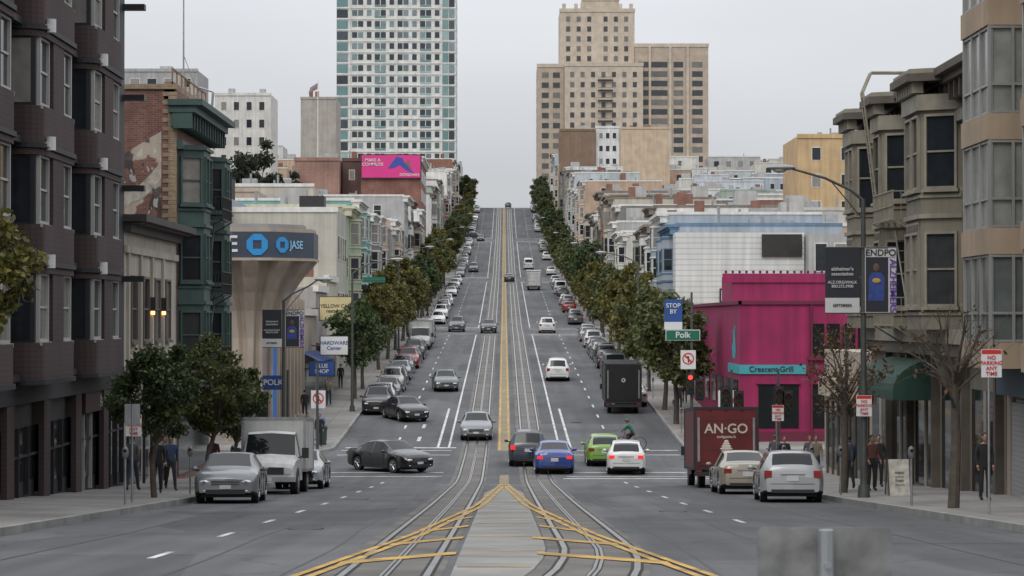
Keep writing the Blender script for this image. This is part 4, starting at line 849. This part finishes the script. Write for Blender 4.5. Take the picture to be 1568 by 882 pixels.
for x,y in((-9.7,146),(-9.7,210),(-9.7,290),(-9.7,372),(10.3,243),(10.3,330),(10.3,440),(-9.7,460),(10.3,176),(-9.7,560),(10.3,600)): lamp(x,y)
for x,y in((-9.8,205),(10.3,250)): banner(1,x,y,g(y)+4,g(y)+5.7,.8,0)
SG=mk('sign_green',(.005,.12,.07),.5,.05); RD=mk('sign_red',(.5,.02,.02),.5,.05)
def ringsign(A,cx,y,cz,r):
    n=28; V=[];F=[]
    for i in range(n):
        t=2*math.pi*i/n
        for rr in(r,r*.8): V.append((cx+rr*math.cos(t),y,cz+rr*math.sin(t)))
    for i in range(n): j=(i+1)%n; F.append([2*i,2*j,2*j+1,2*i+1])
    A.add('prohibition_ring',RD,V,F); d=r*.62; A.add('prohibition_ring',RD,[(cx-d-.03,y-.003,cz+d-.03),(cx-d+.03,y-.003,cz+d+.03),(cx+d+.03,y-.003,cz-d+.03),(cx+d-.03,y-.003,cz-d-.03)],[[0,1,2,3]])
    A.box('arrow',BLKT,cx-.02,cx+.05,y+.004,y+.008,cz-.2,cz+.1); A.box('arrow',BLKT,cx-.15,cx+.05,y+.004,y+.008,cz+.06,cz+.13)
def turnsign(x,y,zc,zpole=None,s=.4):
    A=Asm('traffic_sign'); A.box('plate',WHS,x-s,x+s,y,y+.02,zc-s*1.25,zc+s*1.25); ringsign(A,x,y-.012,zc+.05,s*.78)
    if zpole: A.tube('post',STEEL,(x,y+.06,zpole),(x,y+.06,zc+s*1.3),.035)
    A.build()
def signal(x,y,z,lit=0,face=0):
    A=Asm('traffic_light'); A.box('housing',BLK,x-.17,x+.17,y,y+.2,z,z+1.05); A.box('backplate',BLK,x-.23,x+.23,y+.09,y+.11,z-.06,z+1.11)
    for i in range(3):
        c=z+.87-i*.34; m=emi('red_signal',(1,.03,.02),4) if lit==1 and i==0 else mk('dead_lens%d'%i,[(.1,.01,.01),(.12,.07,.01),(.01,.06,.03)][i],.3,.1)
        A.tube('lenses',m,(x,y-.01,c),(x,y+.02,c),.12,seg=16)
        for t in np.linspace(0.1,math.pi-.1,7): A.tube('visors',BLK,(x+.14*math.cos(t),y,c+.14*math.sin(t)),(x+.14*math.cos(t),y-.2,c+.13*math.sin(t)),.03,seg=5)
    A.build()
x,y=9.95,121.3; z=swz(x,y)
A=Asm('signal_pole'); A.path('pole',POLE,[(x,y,z-.1),(x,y,z+8.3)],[.1,.06],12); A.build()
A=Asm('street_name_sign'); A.box('panel',SG,8.6,10.35,y-.16,y-.12,-1.05,-.55); A.box('border',WHS,8.56,10.39,y-.13,y-.11,-1.09,-.51); A.build(); text(A,'Polk',.45,(9.47,y-.18,-.8),FC,WHS)
A=Asm('parking_sign'); A.box('panel',BLS,8.5,9.45,y-.05,y-.03,-.1,1.1); A.box('panel_white',WHS,8.5,9.45,y-.052,y-.028,-.5,-.103); A.tube('bracket',POLE,(9.9,y,.9),(9.4,y-.02,.9),.02); A.build(); text(A,'STOP\nBY',.32,(8.97,y-.08,.6),FC,WHS)
turnsign(9.75,y-.2,-2.1); signal(9.85,y-.35,-3.9,1); signal(10.35,y-.3,-4.2)
turnsign(11.5,118,-4.2,swz(11.5,121)-.2,.45); turnsign(-9.85,121.2,-4.2,-7,.38)
for xx,yy in((-9.8,103.6),(10.3,103.6),(-9.9,121.2),(12.4,103.4)):
    z=swz(xx,yy); A=Asm('signal_pole'); A.path('pole',POLE,[(xx,yy,z-.1),(xx,yy,z+4.6)],[.08,.06],10); A.build()
signal(-11.6,103.3,-4.2,1); signal(-10.9,103.3,-4.35); signal(10.6,103.2,-4.3); signal(10.0,103.3,-4.1); signal(12.4,103.1,-4.1); signal(12.8,103.1,-4.3)
A=Asm('street_name_sign'); A.box('panel',BLS,-10.9,-9.95,103.2,103.24,-3.15,-2.5); A.tube('post',POLE,(-11.2,103.5,-7),(-11.2,103.5,-2.5),.06); A.box('bracket',POLE,-11.2,-9.9,103.25,103.3,-2.85,-2.8); A.build(); text(A,'POLK',.36,(-10.42,103.18,-2.82),FC,WHS)
A=Asm('street_name_sign'); A.box('panel',SG,-9.0,-7.6,146,146.03,2.4,2.75); A.tube('post',POLE,(-9.7,146,2.55),(-7.6,146,2.55),.02); A.build()
def nopark(x,y,zc,post=True,txt='NO\nPARKING\nANY\nTIME'):
    A=Asm('parking_sign'); A.box('plate',WHS,x-.22,x+.22,y,y+.01,zc-.3,zc+.3); A.box('band',RD,x-.21,x+.21,y-.006,y-.001,zc+.2,zc+.29)
    if post: A.tube('post',STEEL,(x-.05,y+.05,swz(x,y)-.1),(x-.05,y+.05,zc+.35),.028)
    A.build(); text(A,txt,.115,(x,y-.012,zc-.05),FC,RD)
nopark(10.45,49,-.93); nopark(10.28,65.3,-2.45,False); nopark(-10.2,63,-2.9); nopark(10.3,86,-3.5)
A=Asm('traffic_sign'); AL=mk('aluminium_back',(.17,.17,.165),.55,.45,9,.3); y=8.0
pts=[]; 
for cx,cz,a0 in((1.33,-.75,0),(.91,-.75,90),(.91,-1.15,180),(1.33,-1.15,270)):
    for t in(0,30,60,90): pts.append((cx+.025*math.cos(math.radians(a0+t)),cz+.025*math.sin(math.radians(a0+t))))
n=len(pts); A.add('plate',AL,[(a,y,b) for a,b in pts]+[(a,y+.006,b) for a,b in pts],[list(range(n)),list(range(n,2*n))[::-1]]+[[i,(i+1)%n,n+(i+1)%n,n+i] for i in range(n)])
A.tube('post',STEEL,(1.12,y-.04,g(y)-.1),(1.12,y-.04,-.73),.028); A.tube('bolt',STEEL,(1.12,y-.08,-.85),(1.12,y,-.85),.012); A.box('clamp',STEEL,1.07,1.17,y-.08,y-.002,-.93,-.90); A.build()
def bin_(x,y,m,nm='litter_bin'):
    z=swz(x,y); A=Asm(nm); A.tube('body',m,(x,y,z),(x,y,z+.85),.27,.31,14); A.tube('rim',BLK,(x,y,z+.85),(x,y,z+.93),.34,.33,14); A.ell('lid',m,(x,y,z+.93),(.32,.32,.22),14,8); A.build()
bin_(-9.9,124,mk('bin_green',(.03,.06,.05),.5)); bin_(11,122.5,mk('bin_green')); bin_(10.6,88,mk('bin_green'))
def mailbox(x,y):
    z=swz(x,y); A=Asm('mailbox'); n=10; pr=[(-.27,.15),(.27,.15),(.27,.95)]+[(.27*math.cos(t),.95+.27*math.sin(t)) for t in np.linspace(.3,math.pi,8)]
    A.add('body',BLS,[(x-.25,y+a,z+b) for a,b in pr]+[(x+.25,y+a,z+b) for a,b in pr],[list(range(len(pr))),list(range(len(pr),2*len(pr)))[::-1]]+[[i,(i+1)%len(pr),len(pr)+(i+1)%len(pr),len(pr)+i] for i in range(len(pr))])
    for a in(-.2,.2):
        for b in(-.2,.2): A.box('legs',BLS,x+a-.03,x+a+.03,y+b-.03,y+b+.03,z,z+.16)
    A.box('chute',BLK,x-.18,x+.18,y-.29,y-.26,z+.9,z+.96); A.build()
mailbox(-10.2,127); mailbox(-10.9,127)
def rack(x,y,m):
    z=swz(x,y); A=Asm('newspaper_box'); A.box('body',m,x-.22,x+.22,y-.2,y+.2,z+.35,z+1.1); A.box('window',GLD,x-.16,x+.16,y-.215,y-.19,z+.7,z+1.02); A.box('foot',BLK,x-.05,x+.05,y-.05,y+.05,z,z+.36); A.box('base',BLK,x-.2,x+.2,y-.18,y+.18,z-.01,z+.04); A.box('hood',BLK,x-.24,x+.24,y-.22,y+.22,z+1.1,z+1.14); A.build()
for i,c in enumerate(((.3,.03,.03),(.03,.08,.25),(.35,.3,.05),(.1,.1,.1))): rack(10.4+.0*i,98+i*.7,mk('rack%d'%i,c,.5)); rack(-10.0-i*.52,100,mk('rack%d'%i))
A=Asm('sandwich_board'); z=swz(11.6,67); bm=mk('board_face',(.42,.40,.35),.7,.3,6)
for s in(-1,1): A.add('panel',bm,[(11.25,67+s*.32,z),(11.85,67+s*.32,z),(11.85,67+s*.03,z+1.05),(11.25,67+s*.03,z+1.05)],[[0,1,2,3]]); 
for xx in(11.22,11.86): A.tube('frame',BK,(xx,66.67,z),(xx,66.98,z+1.07),.02); A.tube('frame',BK,(xx,67.33,z),(xx,67.02,z+1.07),.02)
A.build(); text(A,'menu\n~~~~\nfresh\n~~~~',.12,(11.55,66.8,z+.5),(math.pi/2-.27,0,0),mk('chalk_grey',(.1,.1,.1),.8))
def meter(x,y):
    z=swz(x,y); A=Asm('parking_meter'); A.tube('post',STEEL,(x,y,z-.05),(x,y,z+1.15),.03); A.ell('head',mk('meter_grey',(.15,.15,.16),.4),(x,y,z+1.3),(.09,.07,.17),10,8); A.box('display',GLD,x-.04,x+.04,y-.075,y-.06,z+1.32,z+1.39); A.build()
for y in(58,70,81,90): meter(-9.6,y)
for y in(57,69,75.5,83,131,137,156,162): meter(10.15,y)
A=Asm('street_sign'); A.tube('post',STEEL,(-9.75,60,swz(-9.75,60)-.1),(-9.75,60,-2.2),.03); A.box('plate',STEEL,-9.95,-9.55,60,60.01,-2.75,-2.2); A.build()
# ------------------------------------------------------------ people
def skin(vs,es,rad,roots,sub=1):
    me=bpy.data.meshes.new('tmp'); me.from_pydata([tuple(v) for v in vs],es,[]); o=bpy.data.objects.new('tmp',me); COL.objects.link(o)
    o.modifiers.new('s','SKIN'); 
    lay=me.skin_vertices[0].data
    for i,r in enumerate(rad): lay[i].radius=r if isinstance(r,tuple) else (r,r); lay[i].use_root=i in roots
    md=o.modifiers.new('u','SUBSURF'); md.levels=sub; md.render_levels=sub
    dg=bpy.context.evaluated_depsgraph_get(); ev=o.evaluated_get(dg).to_mesh(); V=[tuple(v.co) for v in ev.vertices]; F=[list(p.vertices) for p in ev.polygons]
    bpy.data.objects.remove(o); return V,F
SKN=mk('skin',(.30,.17,.12),.6,.1)
def person_mesh(J,top,bot,hair,shoe=None,helmet=None,face=0):
    A=Asm('person'); names=['pelvis','spine','chest','neck','head','shL','elL','wrL','paL','shR','elR','wrR','paR','hiL','knL','anL','toL','hiR','knR','anR','toR']
    rad=dict(pelvis=(.15,.11),spine=(.14,.10),chest=(.17,.115),neck=.06,head=.05,sh=.068,el=.05,wr=.034,pa=.036,hi=.095,kn=.065,an=.05,to=.042)
    vs=[J[n] for n in names]; rr=[rad[n] if n in rad else rad[n[:2]] for n in names]; ix={n:i for i,n in enumerate(names)}
    es=[(ix[a],ix[b]) for a,b in [('pelvis','spine'),('spine','chest'),('chest','neck'),('neck','head')]+[(p+s,q+s) for s in 'LR' for p,q in(('sh','el'),('el','wr'),('wr','pa'),('hi','kn'),('kn','an'),('an','to'))]+[('chest','shL'),('chest','shR'),('pelvis','hiL'),('pelvis','hiR')]]
    V,F=skin(vs,es,rr,[0]); segs=[(Vector(J[a]),Vector(J[b]),m) for a,b,m in [('pelvis','spine',top),('spine','chest',top),('chest','neck',top),('neck','head',SKN)]+[(p+s,q+s,m) for s in 'LR' for p,q,m in(('sh','el',top),('el','wr',top),('wr','pa',SKN),('hi','kn',bot),('kn','an',bot),('an','to',shoe or BLK))]+[('pelvis','hiL',bot),('pelvis','hiR',bot)]]
    by={}
    for f in F:
        c=sum((Vector(V[i]) for i in f),Vector())/len(f); best=None
        for a,b,m in segs:
            d=b-a; t=max(0,min(1,(c-a).dot(d)/d.length_squared)); dd=(c-(a+d*t)).length
            if best is None or dd<best[0]: best=(dd,m)
        by.setdefault(best[1],[]).append(f)
    for m,fs in by.items():
        used=sorted({i for f in fs for i in f}); mp={v:i for i,v in enumerate(used)}; A.add('b'+m.name,m,[V[i] for i in used],[[mp[i] for i in f] for f in fs],True)
    hv=[];he=[];hr=[];ro=[]
    for s in 'LR':
        w,p=Vector(J['wr'+s]),Vector(J['pa'+s]); d=(p-w).normalized(); side=d.cross(Vector((1,0,0))).normalized(); cur=Vector((-1 if s=='L' else 1,0,0))
        for i,(o,l) in enumerate(((-.027,.07),(-.009,.08),(.009,.075),(.026,.058))):
            b=p+side*o; k=len(hv); hv+=[b,b+d*l*.55,b+d*l*.9+cur*-.02]; hr+=[.010,.009,.008]; he+=[(k,k+1),(k+1,k+2)]; ro.append(k)
        b=w.lerp(p,.6)-side*.025; k=len(hv); hv+=[b,b-side*.03+d*.03,b-side*.035+d*.06]; hr+=[.012,.010,.009]; he+=[(k,k+1),(k+1,k+2)]; ro.append(k)
    V,F=skin(hv,he,hr,ro); A.add('hands',SKN,V,F,True)
    h=Vector(J['head'])+Vector((0,-.015,.11)); A.ell('hd',SKN,h,(.074,.092,.115),14,10); A.ell('hd',SKN,h+Vector((0,-.05,-.07)),(.045,.04,.04),10,6)
    A.add('hd',SKN,[h+Vector(v) for v in((-.016,-.085,-.03),(.016,-.085,-.03),(0,-.118,-.025),(0,-.088,.02))],[[0,1,2],[0,2,3],[2,1,3]])
    for s in(-1,1): A.ell('hd',BLK,h+Vector((s*.03,-.083,.008)),(.011,.008,.007),8,5); A.ell('hd',SKN,h+Vector((s*.076,.0,-.005)),(.012,.022,.032),8,5)
    A.ell('hd',mk('lips',(.25,.09,.08),.6),h+Vector((0,-.085,-.055)),(.024,.01,.007),8,5)
    A.ell('hr',helmet or hair,h+Vector((0,.018,.035)),(.083,.095,.095) if not helmet else (.1,.13,.1),14,10)
    return A.one()
def stand(dy=0,arm=0):
    J=dict(pelvis=(0,0,.97),spine=(0,.01,1.14),chest=(0,0,1.33),neck=(0,.01,1.49),head=(0,0,1.545))
    for s,sx in(('L',-1),('R',1)):
        k=dy*sx
        J['sh'+s]=(sx*.18,.01,1.42); J['el'+s]=(sx*.225,.03-k*.35,1.14); J['wr'+s]=(sx*.215,-.06-k*.8-arm,.92+arm*.5); J['pa'+s]=(sx*.21,-.09-k*.9-arm*1.2,.85+arm*.6)
        J['hi'+s]=(sx*.09,0,.90); J['kn'+s]=(sx*.095,-.03+k*.55,.49); J['an'+s]=(sx*.1,.03+k*1.3,.09+max(0,k)*.25); J['to'+s]=(sx*.11,-.13+k*1.3,.045+max(0,k)*.1)
    return J
HB=mk('hair_black',(.015,.012,.01),.7); JN=mk('denim',(.03,.04,.07),.85); DKC=mk('cloth_black',(.018,.018,.02),.9); GC=mk('cloth_grey',(.08,.08,.085),.9); RC=mk('cloth_rust',(.12,.05,.04),.9); BC=mk('cloth_blue',(.03,.05,.10),.9); TN=mk('cloth_tan',(.17,.14,.10),.9); GNC=mk('cloth_green',(.02,.12,.08),.8); BRH=mk('hair_brown',(.06,.035,.02),.7)
PM=[person_mesh(stand(0),DKC,DKC,HB),person_mesh(stand(.2),GC,JN,BRH),person_mesh(stand(-.22),BC,DKC,HB),person_mesh(stand(.17),TN,JN,BRH),person_mesh(stand(0,.12),RC,DKC,HB)]
for k,x,y,rz,nm in((0,12.5,59.5,10,'man'),(1,-11.6,71.5,170,'pedestrian'),(2,-10.75,73.8,20,'pedestrian'),(0,-10.6,70,0,'pedestrian'),(3,-11.3,76,15,'pedestrian'),(4,-11.0,86.5,200,'pedestrian'),(2,-10.6,123.4,60,'pedestrian'),(3,-11.2,126,0,'pedestrian'),(0,-9.9,122.6,0,'pedestrian'),(0,-12.2,140,180,'pedestrian'),
  (1,10.95,73.5,180,'pedestrian'),(2,11.3,75,185,'pedestrian'),(4,11.6,72.2,20,'pedestrian'),(0,12.6,77,0,'pedestrian'),(3,12.0,88,0,'pedestrian'),(1,12.7,95,0,'pedestrian'),(0,11.4,93,0,'pedestrian'),(2,11.8,112,90,'pedestrian'),(0,11.2,146,0,'pedestrian'),(4,12.0,152,0,'pedestrian'),(3,-11.5,150,0,'pedestrian'),(0,-11.8,165,0,'pedestrian'),(1,11.7,99,180,'pedestrian')):
    place(nm,PM[k],x,y,swz(x,y) if not 105<y<119 else g(y),math.radians(rz))
J=stand(0); J.update(pelvis=(0,.12,.95),spine=(0,.02,1.1),chest=(0,-.12,1.26),neck=(0,-.2,1.38),head=(0,-.23,1.43))
for s,sx in(('L',-1),('R',1)):
    k=.12*sx; J['sh'+s]=(sx*.18,-.13,1.34); J['el'+s]=(sx*.24,-.3,1.16); J['wr'+s]=(sx*.22,-.46,1.03); J['pa'+s]=(sx*.22,-.52,1.0); J['hi'+s]=(sx*.09,.1,.9); J['kn'+s]=(sx*.11,-.24,.68+k); J['an'+s]=(sx*.11,-.02,.33+k); J['to'+s]=(sx*.11,-.17,.27+k)
cm=person_mesh(J,GNC,DKC,HB,helmet=mk('helmet_dark',(.03,.06,.05),.4)); yy=122.5; place('cyclist',cm,6.8,yy,g(yy),math.radians(250))
A=Asm('bicycle')
for wy in(.5,-.53):
    n=24; P=[(0,wy+.34*math.cos(2*math.pi*i/n),.35+.34*math.sin(2*math.pi*i/n)) for i in range(n+1)]; A.path('wheels',RUB,P,.02,6)
    for i in range(0,n,2): A.tube('spokes',STEEL,(0,wy,.35),P[i],.004,seg=4)
for a,b in(((0,.5,.35),(0,.12,.32)),((0,.12,.32),(0,.18,.85)),((0,.5,.35),(0,.17,.75)),((0,.12,.32),(0,-.36,.72)),((0,.17,.78),(0,-.36,.8)),((0,-.34,.95),(0,-.53,.35)),((-.25,-.46,.99),(.25,-.46,.99)),((0,-.34,.95),(0,-.46,.99))): A.tube('frame',mk('bike_red',(.3,.03,.02),.4),a,b,.018)
A.ell('saddle',BLK,(0,.17,.87),(.07,.13,.03),10,6); e=A.build((0,0,0)); e.location=(6.8,yy,g(yy)+.01); e.rotation_euler=(0,0,math.radians(250))
# ------------------------------------------------------------ world, sun, camera
w=bpy.data.worlds.new('World'); S.world=w; w.use_nodes=True; nt=w.node_tree; N=nt.nodes; Lk=nt.links; N.clear()
out=N.new('ShaderNodeOutputWorld'); sky=N.new('ShaderNodeTexSky'); sky.sky_type='NISHITA'; sky.sun_disc=False; sky.sun_elevation=math.radians(50); sky.sun_rotation=math.radians(200); sky.dust_density=4
hs=N.new('ShaderNodeHueSaturation'); hs.inputs['Saturation'].default_value=.25; Lk.new(sky.outputs[0],hs.inputs['Color'])
b1=N.new('ShaderNodeBackground'); b1.inputs[1].default_value=.05; Lk.new(hs.outputs[0],b1.inputs[0])
tc=N.new('ShaderNodeTexCoord'); sp=N.new('ShaderNodeSeparateXYZ'); Lk.new(tc.outputs['Generated'],sp.inputs[0])
mr=N.new('ShaderNodeMapRange'); mr.inputs[1].default_value=0; mr.inputs[2].default_value=1; mr.inputs[3].default_value=.43; mr.inputs[4].default_value=1.62; Lk.new(sp.outputs[2],mr.inputs[0])
mp=N.new('ShaderNodeMapping'); mp.inputs['Scale'].default_value=(2,2,7); Lk.new(tc.outputs['Generated'],mp.inputs[0])
ns=N.new('ShaderNodeTexNoise'); ns.inputs['Scale'].default_value=1.6; ns.inputs['Detail'].default_value=3; Lk.new(mp.outputs[0],ns.inputs['Vector'])
m2=N.new('ShaderNodeMapRange'); m2.inputs[1].default_value=.3; m2.inputs[2].default_value=.7; m2.inputs[3].default_value=.92; m2.inputs[4].default_value=1.08; Lk.new(ns.outputs['Fac'],m2.inputs[0])
mu=N.new('ShaderNodeMath'); mu.operation='MULTIPLY'; Lk.new(mr.outputs[0],mu.inputs[0]); Lk.new(m2.outputs[0],mu.inputs[1])
b2=N.new('ShaderNodeBackground'); b2.inputs[0].default_value=(.95,.978,1.03,1); Lk.new(mu.outputs[0],b2.inputs[1])
ad=N.new('ShaderNodeAddShader'); Lk.new(b1.outputs[0],ad.inputs[0]); Lk.new(b2.outputs[0],ad.inputs[1]); Lk.new(ad.outputs[0],out.inputs[0])
sl=bpy.data.lights.new('sun','SUN'); sl.energy=.8; sl.angle=math.radians(25); sl.color=(1,.97,.92); so=bpy.data.objects.new('sun',sl); COL.objects.link(so); so.rotation_euler=(math.radians(40),0,math.radians(-20))
cd=bpy.data.cameras.new('camera'); cam=bpy.data.objects.new('camera',cd); COL.objects.link(cam); cd.lens=80.36; cd.sensor_width=36; cd.clip_start=.5; cd.clip_end=20000
cam.rotation_euler=(math.pi/2+math.atan(49/3500),0,-math.atan(12/3500)); cam.location=(0,0,0); cd.dof.use_dof=True; cd.dof.focus_distance=120; cd.dof.aperture_fstop=9
S.camera=cam
print('OBJ',len(bpy.data.objects))
